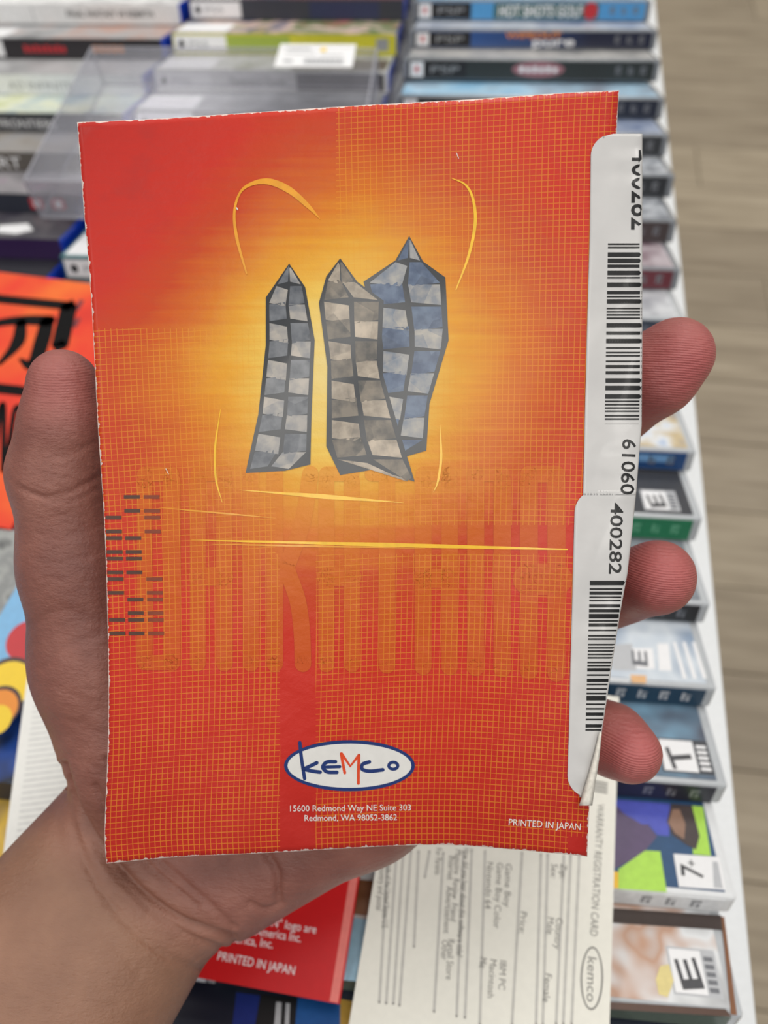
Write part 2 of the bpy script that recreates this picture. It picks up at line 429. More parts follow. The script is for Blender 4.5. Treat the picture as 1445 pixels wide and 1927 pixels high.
c = C[13]; cpoly(c, z6p([(430, 780), (560, 770), (590, 940), (440, 935)]), SILK, 0.27); cpoly(c, z6p([(560, 800), (690, 800), (705, 930), (590, 930)]), INKW, 0.3, 'rating_field')
cpoly(c, z6p([(720, 770), (790, 770), (810, 940), (730, 940)]), INKW, 0.3, 'cover_lettering')
for k in range(3): cpoly(c, z6p([(815 + 60 * k, 760), (835 + 60 * k, 760), (905 + 62 * k, 990), (880 + 62 * k, 990)]), INKW, 0.3, 'cover_lettering')
c.cover(text_shape('E', *[float(v) for v in np.array(on_case(c, z6p([(660, 915), (650, 820)]))).ravel()], 6, 0.02), DIM, 'rating_letter', 0.36)
icons(c, 4, 0, SILK); cpoly(c, z6p([(550, 965), (650, 970), (650, 1020), (560, 1015)]), flat('peach_ink', rgb(226, 180, 130), 0.4), 0.3)
c = C[14]; rating(c, 'T', 4, 19, -4, flat('ink_grey', rgb(66, 68, 74), 0.4)); c.spine(text_shape('X- VII-', 92, 9.4, 122, 9.4, 6.2, 0.015), INKW, 'spine_lettering'); icons(c, 3)
c = C[15]
LIME = flat('lime_ink', rgb(176, 222, 88), 0.3, 0.3); VIOL = flat('violet_ink', rgb(84, 92, 190), 0.3, 0.3); PURP = flat('purple_ink', rgb(96, 80, 112), 0.3, 0.3)
cpoly(c, z7([(300, 270), (430, 270), (620, 380), (700, 480), (600, 600), (430, 690), (300, 740)]), PURP, 0.27)
cpoly(c, z7([(380, 225), (780, 235), (780, 480), (700, 470), (640, 400), (600, 400), (480, 330)]), VIOL, 0.30)
cpoly(c, z7([(925, 245), (1000, 250), (1060, 612), (940, 600)]), LIME, 0.30)
cpoly(c, z7([(790, 240), (925, 245), (985, 480), (960, 570), (900, 540), (800, 470), (765, 380)]), flat('umber_ink', rgb(76, 66, 66), 0.3, 0.3), 0.34)
cpoly(c, z7([(800, 300), (850, 300), (890, 400), (880, 500), (820, 460), (775, 390)]), flat('tan_ink', rgb(150, 118, 100), 0.3, 0.3), 0.37)
cpoly(c, z7([(440, 700), (620, 575), (720, 580), (765, 855), (440, 832)]), LIME, 0.30); cpoly(c, z7([(340, 700), (440, 720), (440, 830), (340, 822)]), flat('amber_ink', rgb(240, 190, 50), 0.35), 0.33)
cpoly(c, z7([(808, 598), (1118, 620), (1160, 842), (845, 820)]), INKW, 0.40, 'rating_field'); cpoly(c, z7([(1070, 650), (1105, 652), (1140, 830), (1080, 826)]), SILK, 0.44, 'rating_lines')
c.cover(text_shape('7', *[float(v) for v in np.array(on_case(c, z7([(1010, 770), (1000, 690)]))).ravel()], 7.5, 0.01), flat('charcoal_ink', rgb(70, 70, 74), 0.4), 'rating_letter', 0.46)
c.cover(text_shape('+', *[float(v) for v in np.array(on_case(c, z7([(960, 690), (955, 645)]))).ravel()], 3, 0.01), flat('charcoal_ink', rgb(70, 70, 74), 0.4), 'rating_letter', 0.46)
icons(c, 3, 2, INKG); c.spine(text_shape('K', 122, 8.6, 126, 8.6, 5), INKG, 'spine_lettering')
c = C[16]; UMB = flat('umber2_ink', rgb(84, 58, 46), 0.35); rating(c, 'E', 4.5, 16, -5.5)
cpoly(c, z7([(380, 1590), (1160, 1640), (1200, 1690), (380, 1640)]), UMB, 0.26); cpoly(c, z7([(1130, 1020), (1150, 1020), (1235, 1680), (1195, 1675)]), flat('rust_ink', rgb(128, 82, 50), 0.35), 0.30)
cpoly(c, z7([(380, 960), (1130, 1010), (1140, 1110), (380, 1060)]), flat('umber3_ink', rgb(62, 50, 46), 0.35), 0.27); cpoly(c, z7([(720, 1350), (780, 1340), (810, 1450), (770, 1560), (710, 1540), (690, 1440)]), flat('straw_ink', rgb(222, 206, 140), 0.4), 0.3)
cpoly(c, [(600, 1640), (705, 1650), (705, 1725), (600, 1715)], flat('copper_ink', rgb(150, 96, 60), 0.4), 0.3); cpoly(c, [(600, 1722), (705, 1732), (700, 1850), (590, 1840)], flat('pale_sky_ink', rgb(160, 200, 222), 0.4), 0.33); cpoly(c, [(590, 1700), (650, 1700), (650, 1790), (590, 1790)], flat('leaf_ink', rgb(80, 160, 60), 0.4), 0.36)
c = C[17]; cpoly(c, [(330, 1840), (445, 1860), (430, 1990), (310, 1980)], flat('deep_navy_ink', rgb(20, 28, 44), 0.4), 0.27); cpoly(c, [(445, 1868), (490, 1874), (470, 1990), (430, 1990)], flat('royal_ink', rgb(24, 44, 120), 0.4), 0.27); cpoly(c, [(490, 1872), (560, 1880), (550, 1990), (470, 1990)], INKK, 0.27); cpoly(c, [(560, 1878), (640, 1888), (640, 1990), (550, 1990)], flat('mid_blue_ink', rgb(30, 90, 160), 0.4), 0.27); cpoly(c, [(640, 1880), (690, 1890), (690, 1990), (640, 1990)], flat('sand_ink', rgb(190, 150, 60), 0.4), 0.27)
cpoly(c, [(520, 1886), (530, 1887), (528, 1930), (516, 1930)], SILK, 0.34); cpoly(c, [(538, 1888), (546, 1889), (544, 1930), (536, 1930)], SILK, 0.34)

# the two columns of larger cases with blue shells
def big_column(points, specs, group, tilt=17.2):
    out = []
    for k, (p, sp) in enumerate(zip(points, specs)):
        nxt = points[k + 1] if k + 1 < len(points) else p - np.array([0, 0.047, 0])
        T = min(14.0, (p[1] - nxt[1]) * 1000 * math.sin(math.radians(tilt)) - 0.35)
        out.append(Case(p, 170, 135, T, YAW, tilt, BLUE, sp[0], sp[1], sp[2], group, 1.2))
    return out
px_m = [(750, 64), (726, 144)]
a, b = [on_plane(x, y, Z_STACK) for x, y in px_m]
x_m = -0.076; step_m = 0.0485
pm = [np.array([x_m, a[1] + step_m * k, Z_STACK]) for k in (3, 2, 1)] + [np.array([x_m, a[1] - step_m * k, Z_STACK]) for k in range(13)]
mix_c = lambda nm, *cs: art(nm, [rgb(*c) for c in cs], 35)
gm = 'game cases in the middle column'
names_m = ['graphite game case third beyond the yellow one', 'maroon game case second beyond the yellow one', 'dark blue game case with a white end block behind the yellow one', 'yellow and lime game case with a white end block',
 'white game case with black lettering under the clear box', 'grey game case with a pale block before the white lettered one',
 'navy game case second before the white lettered one', 'plum game case third before the white lettered one', 'teal game case fourth before the white lettered one', 'black game case fifth before the white lettered one', 'ochre game case sixth before the white lettered one',
 'steel game case seventh before the white lettered one', 'indigo game case eighth before the white lettered one', 'green and sky blue game case between the red leaflet and the card', 'blue and black game case beneath the red leaflet', 'yellow-marked dark blue game case at the near end of the middle column']
cols_m = [(60, 62, 66), (92, 40, 46), (56, 58, 68), (206, 200, 54), (222, 222, 222), (96, 98, 102), (40, 50, 90), (80, 50, 80), (40, 90, 96), (30, 30, 34), (170, 130, 60), (110, 120, 140), (50, 50, 120), (40, 60, 90), (24, 34, 60), (30, 44, 90)]
covs_m = [mix_c('cm0', (60, 62, 70), (130, 132, 140)), mix_c('cm1', (120, 60, 60), (180, 170, 160)), mix_c('cm2', (54, 60, 84), (110, 60, 66)),
 mix_c('cm3', (206, 180, 120), (70, 90, 120), (220, 190, 180), (90, 120, 70), (200, 120, 120)), mix_c('cm4', (150, 150, 130), (214, 214, 210), (110, 120, 90)), mix_c('cm5', (110, 112, 116), (150, 152, 156), (90, 92, 96))] + \
 [mix_c('cm%d' % k, cols_m[k], tuple(min(255, v + 70) for v in cols_m[k]), (190, 190, 196)) for k in range(6, 13)] + \
 [mix_c('cm13', (90, 170, 80), (150, 200, 226), (190, 220, 236), (196, 140, 80)), mix_c('cm14', (26, 40, 66), (30, 70, 150), (20, 24, 34), (60, 110, 170)), mix_c('cm15', (24, 40, 80), (220, 180, 60), (30, 60, 120))]
cm = big_column(pm, [(blk(*cols_m[k]), covs_m[k], names_m[k]) for k in range(16)], gm)
def console_block(c, w=42, txt=True):
    c.spine(quads([(2.5, 1.5, w, c.T - 1.6)]), INKW, 'spine_block', 0.26)
    c.spine(disc2d(8, c.T / 2, 2.2, 2.6, 16), INKK, 'spine_badge', 0.33)
    c.spine(text_shape('PS5', 14, c.T / 2 + 2, 28, c.T / 2 + 2, 4.2), INKG, 'spine_lettering', 0.33)
    c.cover(quads([(2.2, -c.L + 3, 40, -c.L + w)]), INKW, 'cover_block', 0.26)
for k in range(12): console_block(cm[k])
c = cm[3]; c.spine(quads([(42.5, 1.5, 90, c.T - 1.6)]), flat('lime2_ink', rgb(158, 176, 70), 0.4, 0.2), 'spine_panel', 0.28); c.spine(quads([(154, 3, 163, c.T - 3)]), INKG, 'spine_panel')
c = cm[4]; c.spine(text_shape("Demon's Souls", 56, 9.6, 96, 9.6, 5.4), INKK, 'spine_lettering'); c.spine(quads([(104, 1.5, 166, c.T - 1.6)]), blk(64, 60, 62), 'spine_panel', 0.28); c.cover(quads([(2.2, -70, 44, -3)]), blk(78, 66, 62), 'cover_panel', 0.28)
c = cm[2]
c.spine(quads([(96, 1.5, 150, c.T - 1.6)]), blk(46, 52, 86), 'spine_panel', 0.27)

px_l = [(324, 7), (305, 77), (253, 144), (232, 217), (200, 290), (157, 372), (122, 449)]
pl_ = [on_plane(x, y, Z_STACK) for x, y in px_l]
x_l = -0.2495
ys = [p[1] for p in pl_]
ys = [ys[0] + 0.144, ys[0] + 0.096, ys[0] + 0.048] + [ys[0], ys[0] - 0.050, ys[0] - 0.0975, ys[0] - 0.1435, ys[0] - 0.187, ys[0] - 0.2285, ys[0] - 0.2695] + [ys[0] - 0.2695 - 0.0445 * k for k in range(1, 9)]
plp = [np.array([x_l, y, Z_STACK]) for y in ys]
gl = 'game cases in the column beneath the orange leaflet'
names_l = ['grey game case third beyond the white long-titled one', 'blue game case second beyond the white long-titled one', 'black game case just beyond the white long-titled one', 'white game case with a long black title on its spine',
 'black game case with red and amber lettering', 'white game case with grey lettering and a pale yellow cover in front', 'charcoal game case with white capitals and pale yellow-green cover', 'grey-brown game case with bold white capitals',
 'black game case with yellow lettering and red badges', 'dark purple game case with a white logo on its cover', 'black game case just behind the orange leaflet'] + \
 ['game case %s under the orange leaflet' % w for w in ('in rust brown', 'in deep green', 'in slate grey')] + ['grey printed game case below the orange leaflet', 'sky blue game case below the grey printed one', 'teal game case under the white sheet', 'dark violet game case at the near end under the white sheet']
cols_l = [(90, 92, 96), (40, 60, 130), (36, 36, 40), (228, 228, 228), (40, 36, 40), (226, 228, 230), (62, 64, 68), (92, 86, 80), (40, 44, 58), (52, 30, 78), (24, 24, 34), (110, 60, 44), (30, 80, 56), (90, 96, 104), (140, 142, 142), (80, 150, 196), (40, 100, 104), (60, 40, 90)]
covs_l = [mix_c('cl%d' % k, c, tuple(min(255, v + 60) for v in c), (150, 150, 154)) for k, c in enumerate(cols_l)]
covs_l[4] = mix_c('cl4b', (120, 120, 122), (170, 170, 172), (190, 140, 120)); covs_l[5] = mix_c('cl5b', (150, 150, 152), (190, 190, 192)); covs_l[6] = mix_c('cl6b', (180, 190, 110), (220, 224, 200), (150, 176, 190))
covs_l[8] = mix_c('cl8b', (140, 80, 130), (150, 146, 150), (110, 108, 112)); covs_l[9] = mix_c('cl9b', (50, 50, 54), (90, 88, 92), (50, 46, 60)); covs_l[10] = mix_c('cl10b', (20, 20, 26), (40, 40, 48))
cl = big_column(plp, [(blk(*cols_l[k]), covs_l[k], names_l[k]) for k in range(18)], gl)
c = cl[3]; c.spine(text_shape('FINAL FANTASY VII REBIRTH', 78, 9.0, 148, 9.0, 4.6, 0.015), INKK, 'spine_lettering'); c.spine(quads([(50, 2, 50.6, c.T - 2)]), INKG, 'spine_panel')
c = cl[4]; c.spine(quads([(62 + 4.2 * k, 4.4 + (k % 2) * 0.7, 65 + 4.2 * k, 9.2) for k in range(8)]), INKR, 'spine_lettering'); c.spine(quads([(116 + 5 * k, 4.6, 119.4 + 5 * k, 9.0) for k in range(5)]), INKO, 'spine_lettering'); console_block(c, 46)
c = cl[5]; c.spine(text_shape('AD INFINITE', 68, 9.6, 116, 9.6, 5), INKG, 'spine_lettering')
c = cl[6]; c.spine(text_shape('SONIC FRONTIERS', 52, 9.6, 120, 9.6, 5.2), INKW, 'spine_lettering')
c = cl[7]; c.spine(text_shape('ART', 87, 10.0, 112, 10.0, 7), INKW, 'spine_lettering')
c = cl[8]; c.spine(text_shape('ANIC', 88, 7.6, 110, 7.6, 5), INKY, 'spine_lettering'); c.spine(quads([(80, 8.6, 110, 9.8)]), flat('olive_ink', rgb(130, 110, 50), 0.4), 'spine_panel')
for xx in (134, 148): c.spine(quads([(xx, 2.5, xx + 9, c.T - 2.5)]), INKR, 'spine_badge'); c.spine(disc2d(xx + 4.5, c.T / 2, 2.4, 2.6, 12), INKW, 'spine_badge_mark', 0.4)
c = cl[9]; c.cover(poly([(8, -44), (18, -46), (22, -30), (12, -22), (6, -30)]), INKW, 'cover_logo')

# ================================================================= HELD BOOKLET
def Zb(x, y):
    """depth of the curled back cover, mm"""
    x = np.asarray(x, float); y = np.asarray(y, float)
    u = (x - 150) / 1000.0; v = (y - 200) / 1410.0
    z = 167 + 19 * v - 3.0 * (u - 0.5) + 9.0 * np.clip(v, 0, 1.1) ** 2.5 * np.exp(-((u - 0.60) / 0.25) ** 2)
    z = z + 0.28 * np.sin(x / 95 + 1.6 * np.sin(y / 170)) * np.sin(y / 210 + 0.7) + 0.12 * np.sin(x / 41 + y / 63)
    dl = (x - 500) * 0.80 + (y - 1440) * -0.60                                    # crease running down to the lower edge
    z = z + 0.55 * np.exp(-(dl / 26.0) ** 2) * np.clip((y - 1380) / 160, 0, 1)
    xr = 1165 - (y - 170) * 0.0416
    z = z + 2.2 * np.clip((x - (xr - 42)) / 42, 0, 1.2) ** 2.2                      # rounded spine
    cd = (x - 145) + (y - 230)
    z = z - 0.8 * np.clip((52 - cd) / 52, 0, 1)                                    # dog-eared corner
    return z
Bk = P(650, 1600, 182)
book = tag(empty('manual_booklet', Bk), 'red and orange instruction booklet held up in the hand', 'booklet')
edge_l = smooth_line([(145, 230), (158, 400), (172, 570), (184, 800), (197, 1000), (204, 1250), (203, 1400), (197, 1560), (200, 1625)], 64)
edge_r = smooth_line([(1165, 170), (1160, 260), (1152, 500), (1142, 800), (1132, 1050), (1120, 1300), (1110, 1500), (1105, 1612)], 64)
edge_t = smooth_line([(145, 230), (300, 223), (500, 210), (700, 197), (900, 186), (1060, 175), (1165, 170)], 48)
edge_b = smooth_line([(200, 1625), (330, 1613), (500, 1605), (640, 1597), (760, 1591), (860, 1591), (980, 1600), (1105, 1612)], 48)
def resample(e, n):
    s = np.concatenate([[0], np.cumsum(np.linalg.norm(np.diff(e, axis=0), axis=1))]); t = np.linspace(0, s[-1], n)
    return np.stack([np.interp(t, s, e[:, 0]), np.interp(t, s, e[:, 1])], 1)
NU, NV = 91, 131
eL, eR, eT, eB = resample(edge_l, NV), resample(edge_r, NV), resample(edge_t, NU), resample(edge_b, NU)
U, Vv = np.meshgrid(np.linspace(0, 1, NU), np.linspace(0, 1, NV))
def coons(u, v):
    L = np.stack([np.interp(v, np.linspace(0, 1, NV), eL[:, k]) for k in (0, 1)], -1); R_ = np.stack([np.interp(v, np.linspace(0, 1, NV), eR[:, k]) for k in (0, 1)], -1)
    T = np.stack([np.interp(u, np.linspace(0, 1, NU), eT[:, k]) for k in (0, 1)], -1); B = np.stack([np.interp(u, np.linspace(0, 1, NU), eB[:, k]) for k in (0, 1)], -1)
    u = u[..., None]; v = v[..., None]
    return (1 - u) * L + u * R_ + (1 - v) * T + v * B - ((1 - u) * (1 - v) * eT[0] + u * (1 - v) * eT[-1] + (1 - u) * v * eB[0] + u * v * eB[-1])
PX = coons(U, Vv)
def Pm(x, y, z):
    x = np.asarray(x, float); y = np.asarray(y, float); z = np.asarray(z, float)
    r = np.stack([(x - CX) / F_PX, -(y - CY) / F_PX, -np.ones_like(x)], -1) @ RW.T
    return CAM + r * (z * 0.001)[..., None]
def grid_faces(nu, nv, off=0, flip=False):
    f = []
    for j in range(nv - 1):
        for i in range(nu - 1):
            a = off + j * nu + i; q = (a, a + nu, a + nu + 1, a + 1)
            f.append(q[::-1] if flip else q)
    return f
def paper_sheet(name, z_off, thick, mat, inset=0.0, seed=0):
    uu = inset + U * (1 - 2 * inset) if inset else U
    vv = inset + Vv * (1 - 2 * inset) if inset else Vv
    q = coons(uu, vv)
    rng = np.random.RandomState(seed)
    x, y = q[..., 0], q[..., 1]
    zf = Zb(x, y) + z_off
    a = Pm(x, y, zf).reshape(-1, 3); b_ = Pm(x, y, zf + thick).reshape(-1, 3)
    n = NU * NV
    f = grid_faces(NU, NV) + grid_faces(NU, NV, n, True)
    rim = [i for i in range(NU)] + [j * NU + NU - 1 for j in range(1, NV)] + [(NV - 1) * NU + i for i in range(NU - 2, -1, -1)] + [j * NU for j in range(NV - 2, 0, -1)]
    for k in range(len(rim)):
        p, r = rim[k], rim[(k + 1) % len(rim)]; f.append((p, r, n + r, n + p))
    uvs = {'uv': np.vstack([np.stack([uu, vv], -1).reshape(-1, 2)] * 2), 'px': np.vstack([np.stack([x, y], -1).reshape(-1, 2) / 1000.0] * 2)}
    return mesh(name, np.vstack([a, b_]), f, mat, book, Bk, True, uvs)
def cover_mat(name, letters=False):
    m, nt, b = base_mat(name); setp(b, 0.44, 0.35, 0.10, 0.0, 0.22)
    def uvn(layer):
        n = nt.nodes.new('ShaderNodeUVMap'); n.uv_map = layer
        s = nt.nodes.new('ShaderNodeSeparateXYZ'); nt.links.new(n.outputs[0], s.inputs[0])
        return n.outputs[0], V(nt, s.outputs[0]), V(nt, s.outputs[1])
    _, u, v = uvn('uv'); pvec, x, y = uvn('px')
    nz = V(nt, noise(nt, 4.0, 4, pvec, 0.6).outputs[0]) - 0.5
    st = V(nt, noise(nt, 6.0, 3, pvec, 0.6, (0.35, 9, 1)).outputs[0]) - 0.5      # sideways streaks of the print
    dx = (x - 0.640) * 0.97; dy = (y - 0.690) * 0.97
    d = (dx * dx + dy * dy).sqrt() + nz * 0.10 + st * 0.10
    d = d + (1.0 - x.ramp01(0.22, 0.60)) * (1.0 - y.ramp01(0.32, 0.72)) * 0.15
    if letters:
        col = ramp(nt, d, [(0.0, rgb(238, 190, 84)), (0.22, rgb(224, 142, 34)), (0.34, rgb(210, 106, 18)), (0.46, rgb(204, 88, 20)), (0.60, rgb(200, 78, 22)), (0.75, rgb(194, 72, 24))])
    else:
        col = ramp(nt, d, [(0.0, rgb(238, 214, 140)), (0.13, rgb(238, 196, 84)), (0.215, rgb(230, 160, 40)), (0.31, rgb(214, 112, 22)), (0.41, rgb(200, 68, 22)), (0.52, rgb(204, 46, 28)), (0.7, rgb(198, 40, 28)), (0.9, rgb(180, 32, 22))])
    # faint darker blotches of the ghosted picture in the top left block
    bl = V(nt, noise(nt, 13.0, 3, pvec, 0.5).outputs[0]).ramp01(0.52, 0.68) * (1.0 - x.ramp01(0.25, 0.5)) * (1.0 - y.ramp01(0.3, 0.58))
    col = mix(nt, bl * 0.35, col, rgb(176, 46, 40))
    # yellow grid
    gu = ((u * 87.0).fract() - 0.5).abs().gt(0.44); gv = ((v * 131.0).fract() - 0.5).abs().gt(0.44)
    line = gu.max(gv)
    tl = x.lt(0.632) * y.lt(0.618)
    mid = x.gt(0.518) * x.lt(0.632) * y.lt(1.03)
    band = x.gt(0.527) * x.lt(0.594) * y.gt(0.99)
    bar = y.gt(0.988) * y.lt(1.042) * x.gt(0.518)
    foot = y.gt(1.575) * x.gt(1.068)
    keep = 1.0 - tl.max(mid).max(band).max(bar).max(foot)
    fade = (d + 0.0).ramp01(0.12, 0.26)
    line = line * keep * (fade * 0.38 + 0.14)
    col = mix(nt, line, col, rgb(230, 154, 36))
    # worn white edges
    ed = u.min(1.0 - u) * 0.72
    ed = ed.min(v.min(1.0 - v))
    w = V(nt, noise(nt, 60.0, 4, pvec, 0.7).outputs[0])
    wear = ed.lt((w - 0.46).max(0.0) * 0.012 + 0.0005)
    col = mix(nt, wear * 0.85, col, rgb(232, 222, 214))
    nt.links.new(col, b.inputs['Base Color'])
    n1 = noise(nt, 16.0, 5, pvec, 0.55); n2 = noise(nt, 500.0, 2, pvec)
    bump(nt, b, V(nt, n1.outputs[0]) + V(nt, n2.outputs[0]) * 0.03, 0.35, 0.0012)
    return m
COVER = cover_mat('printed_back_cover'); LETTER = cover_mat('printed_ghost_lettering', True)
PAPER = flat('uncoated_paper', rgb(236, 230, 220), 0.7, 0.0, 0.03)
paper_sheet('back_cover', 0.0, 0.18, COVER)
paper_sheet('pages', 0.22, 0.9, PAPER, 0.004)
paper_sheet('front_cover', 1.16, 0.18, flat('red_cover_stock', rgb(196, 48, 34), 0.4, 0.2))
def cov_print(shape, mat, name, lift=0.05, uv=False, label=None):
    v, f = densify(shape, 14.0)
    p = Pm(v[:, 0], v[:, 1], Zb(v[:, 0], v[:, 1]) - lift - 0.03)
    uvs = None
    if uv:
        # invert the page patch for the grid
        u = (v[:, 0] - 200) / 930.0; w = (v[:, 1] - 200) / 1410.0
        for _ in range(8):
            q = coons(u, w); e = q - v
            u = u - e[:, 0] / 950.0; w = w - e[:, 1] / 1400.0
        uvs = {'uv': np.stack([u, w], 1), 'px': v / 1000.0}
    return mesh(name, p, f, mat, book, Bk, False, uvs, label)
# ghosted tall lettering of the title
def bar(x, y0, y1, w, n=14): return (np.stack([np.full(n, float(x)), np.linspace(y0, y1, n)], 1), w)
def yb(x): return 1250 + (x - 280) * 0.024
letters = {
 'D': [bar(272, 905, 1246, 29), bar(323, 905, 1246, 33), ([(272, 892), (323, 892)], 28), ([(272, 1247), (323, 1247)], 28)],
 'A': [bar(372, 905, 1248, 30), bar(422, 905, 1248, 31), ([(372, 1085), (422, 1085)], 34), ([(372, 892), (422, 892)], 28)],
 'I': [bar(472, 892, 1249, 30)],
 'K': [bar(517, 892, 1249, 31), (smooth_line([(584, 892), (570, 980), (545, 1052), (540, 1070), (560, 1130), (568, 1190), (570, 1249)], 30), 31)],
 'A2': [bar(614, 905, 1250, 30), bar(662, 905, 1250, 30), ([(614, 1085), (662, 1085)], 36), ([(614, 892), (662, 892)], 28)],
 'T': [bar(728, 892, 1252, 31), ([(700, 892), (756, 892)], 28)],
 'A3': [bar(796, 905, 1254, 32), bar(846, 905, 1255, 31), ([(796, 1088), (846, 1088)], 36), ([(796, 892), (846, 892)], 28)],
 'N': [bar(895, 892, 1256, 32), bar(945, 905, 1258, 33), ([(895, 892), (945, 892)], 28)],
 'A4': [bar(995, 905, 1262, 34), bar(1047, 905, 1266, 34), ([(995, 1090), (1047, 1090)], 60), ([(995, 892), (1047, 892)], 32)]}
for k, ls in letters.items(): cov_print(strokes(ls, 20), LETTER, 'ghost_letter', 0.045, True)
# yellow light trails
TRAIL = flat('yellow_print', rgb(246, 192, 30), 0.36, 0.25, 0.08); TRAIL2 = flat('amber_print', rgb(236, 160, 34), 0.36, 0.25, 0.08)
trails = [(smooth_line([(464, 515), (446, 450), (441, 400), (452, 362), (476, 345), (508, 342), (545, 358), (580, 388), (602, 412)], 60), [3, 6, 5, 4, 7, 12, 13, 9, 1], TRAIL2),
 (smooth_line([(858, 545), (882, 480), (894, 420), (890, 375), (876, 348), (850, 335)], 40), [2, 5, 6, 5, 4, 1], TRAIL),
 (smooth_line([(415, 770), (405, 840), (406, 900), (418, 945)], 30), [1, 4, 4, 1], TRAIL), (smooth_line([(828, 800), (830, 860), (824, 905), (816, 925)], 30), [1, 5, 4, 1], TRAIL),
 (np.stack([np.linspace(450, 760, 30), np.linspace(922, 946, 30)], 1), [0.5, 4, 9, 5, 0.5], TRAIL), (np.stack([np.linspace(360, 1068, 60), np.linspace(1016, 1034, 60)], 1), [0.5, 4, 5, 8, 7, 5, 2], TRAIL),
 (np.stack([np.linspace(400, 800, 40), np.linspace(1024, 1032, 40)], 1), [0.5, 3, 4, 2, 0.5], TRAIL2), (np.stack([np.linspace(300, 520, 30), np.linspace(955, 975, 30)], 1), [0.4, 3, 3, 0.4], TRAIL2)]
for pt, w, mt in trails: cov_print(strokes([(pt, w)]), mt, 'light_trail', 0.07)
# dark code dashes by the left edge
DASH = flat('brown_print', rgb(84, 52, 40), 0.36, 0.25, 0.1); DASH2 = flat('faded_brown_print', rgb(132, 58, 32), 0.36, 0.25, 0.1)
dash = [(236, '23'), (318, '23'), (358, '13'), (440, '13'), (480, '12'), (561, '12'), (601, '12'), (682, '12'), (722, '13'), (803, '13'), (843, '23'), (923, '23'), (963, '123'), (1043, '123')]
r1, r2 = [], []
for Y, cs in dash:
    y = 860 + Y * 0.3183; sl = (Y - 236) * 0.011
    for ch in cs:
        x0 = {'1': 197, '2': 233, '3': 270}[ch] + sl
        (r2 if ch == '3' else r1).append((x0, y - 3.4, x0 + 30, y + 3.4))
cov_print(quads(r1, 3), DASH, 'code_dashes', 0.07); cov_print(quads(r2, 3), DASH2, 'code_dashes', 0.07)
# publisher's oval mark
NAVY = flat('navy_print', rgb(24, 50, 112), 0.36, 0.25); WHP = flat('white_print', rgb(226, 224, 220), 0.44, 0.08, 0.03); REDP = flat('red_print', rgb(222, 74, 34), 0.36, 0.25)
cov_print(disc2d(657.5, 1441, 118, 43), WHP, 'logo_oval', 0.06); cov_print(ring2d(657.5, 1441, 123, 48, 6.5), NAVY, 'logo_rim', 0.08)
def z6(l): return [(480 + x * 0.4498, 1360 + y * 0.4498) for x, y in l]
lg = [(smooth_line(z6([(187, 84), (194, 150), (207, 234)])), 6.5), (smooth_line(z6([(258, 168), (225, 184), (203, 194)]), 12), 7), (smooth_line(z6([(203, 194), (235, 202), (272, 207)]), 12), 7),
      (smooth_line(z6([(336, 163), (300, 165), (283, 186), (302, 206), (342, 208)]), 30), 7), (z6([(288, 186), (354, 184)]), 6),
      (smooth_line(z6([(478, 164), (450, 174), (448, 194), (480, 203), (534, 197)]), 30), 7)]
cov_print(strokes(lg, 12), NAVY, 'logo_lettering', 0.09); cov_print(ring2d(480 + 578 * 0.4498, 1360 + 180 * 0.4498, 11.5, 9.5, 6, 32), NAVY, 'logo_lettering', 0.09)
cov_print(strokes([(z6([(360, 130), (367, 170), (375, 210)]), 5.5), (z6([(362, 130), (398, 182), (434, 136)]), 5.5), (z6([(434, 136), (432, 200), (432, 254)]), 5.5)], 12), REDP, 'logo_lettering', 0.10)
cov_print(text_shape('15600 Redmond Way NE Suite 303', 546, 1527, 773, 1525, 11.5), WHP, 'address_line', 0.07)
cov_print(text_shape('Redmond, WA 98052-3862', 573, 1545, 747, 1543.5, 11.5), WHP, 'address_line', 0.07)
cov_print(text_shape('PRINTED IN JAPAN', 957, 1553, 1092, 1562, 12.5), WHP, 'origin_line', 0.07)
# plain stand-ins for the picture in the glow: three abstract steel shards
def shard_mat(name, cols, sc):
    m, nt, b = base_mat(name); setp(b, 0.36, 0.5, 0.25, 0.0, 0.22)
    tc = nt.nodes.new('ShaderNodeTexCoord')
    vo = nt.nodes.new('ShaderNodeTexVoronoi'); vo.inputs['Scale'].default_value = sc; nt.links.new(tc.outputs['Object'], vo.inputs['Vector'])
    sx = nt.nodes.new('ShaderNodeSeparateXYZ'); nt.links.new(vo.outputs['Color'], sx.inputs[0])
    c = ramp(nt, sx.outputs[0], [(i / (len(cols) - 1), cc) for i, cc in enumerate(cols)])
    n = noise(nt, sc * 2.2, 3)
    c = mix(nt, 0.55, c, ramp(nt, n.outputs[0], [(0.35, cols[0]), (0.65, cols[-1])]))
    nt.links.new(c, b.inputs['Base Color'])
    return m
SH = [shard_mat('steel_print', [rgb(52, 58, 68), rgb(92, 98, 108), rgb(128, 130, 134)], 160), shard_mat('bronze_print', [rgb(52, 52, 50), rgb(98, 90, 80), rgb(140, 128, 112)], 160), shard_mat('blue_steel_print', [rgb(40, 58, 88), rgb(66, 90, 126), rgb(104, 120, 142)], 160)]
SHL = [shard_mat('pale_steel_print', [rgb(110, 114, 122), rgb(150, 148, 146), rgb(186, 176, 164)], 160), shard_mat('pale_bronze_print', [rgb(120, 110, 98), rgb(160, 146, 128), rgb(196, 180, 160)], 160), shard_mat('pale_blue_print', [rgb(92, 106, 126), rgb(136, 142, 150), rgb(180, 172, 160)], 160)]
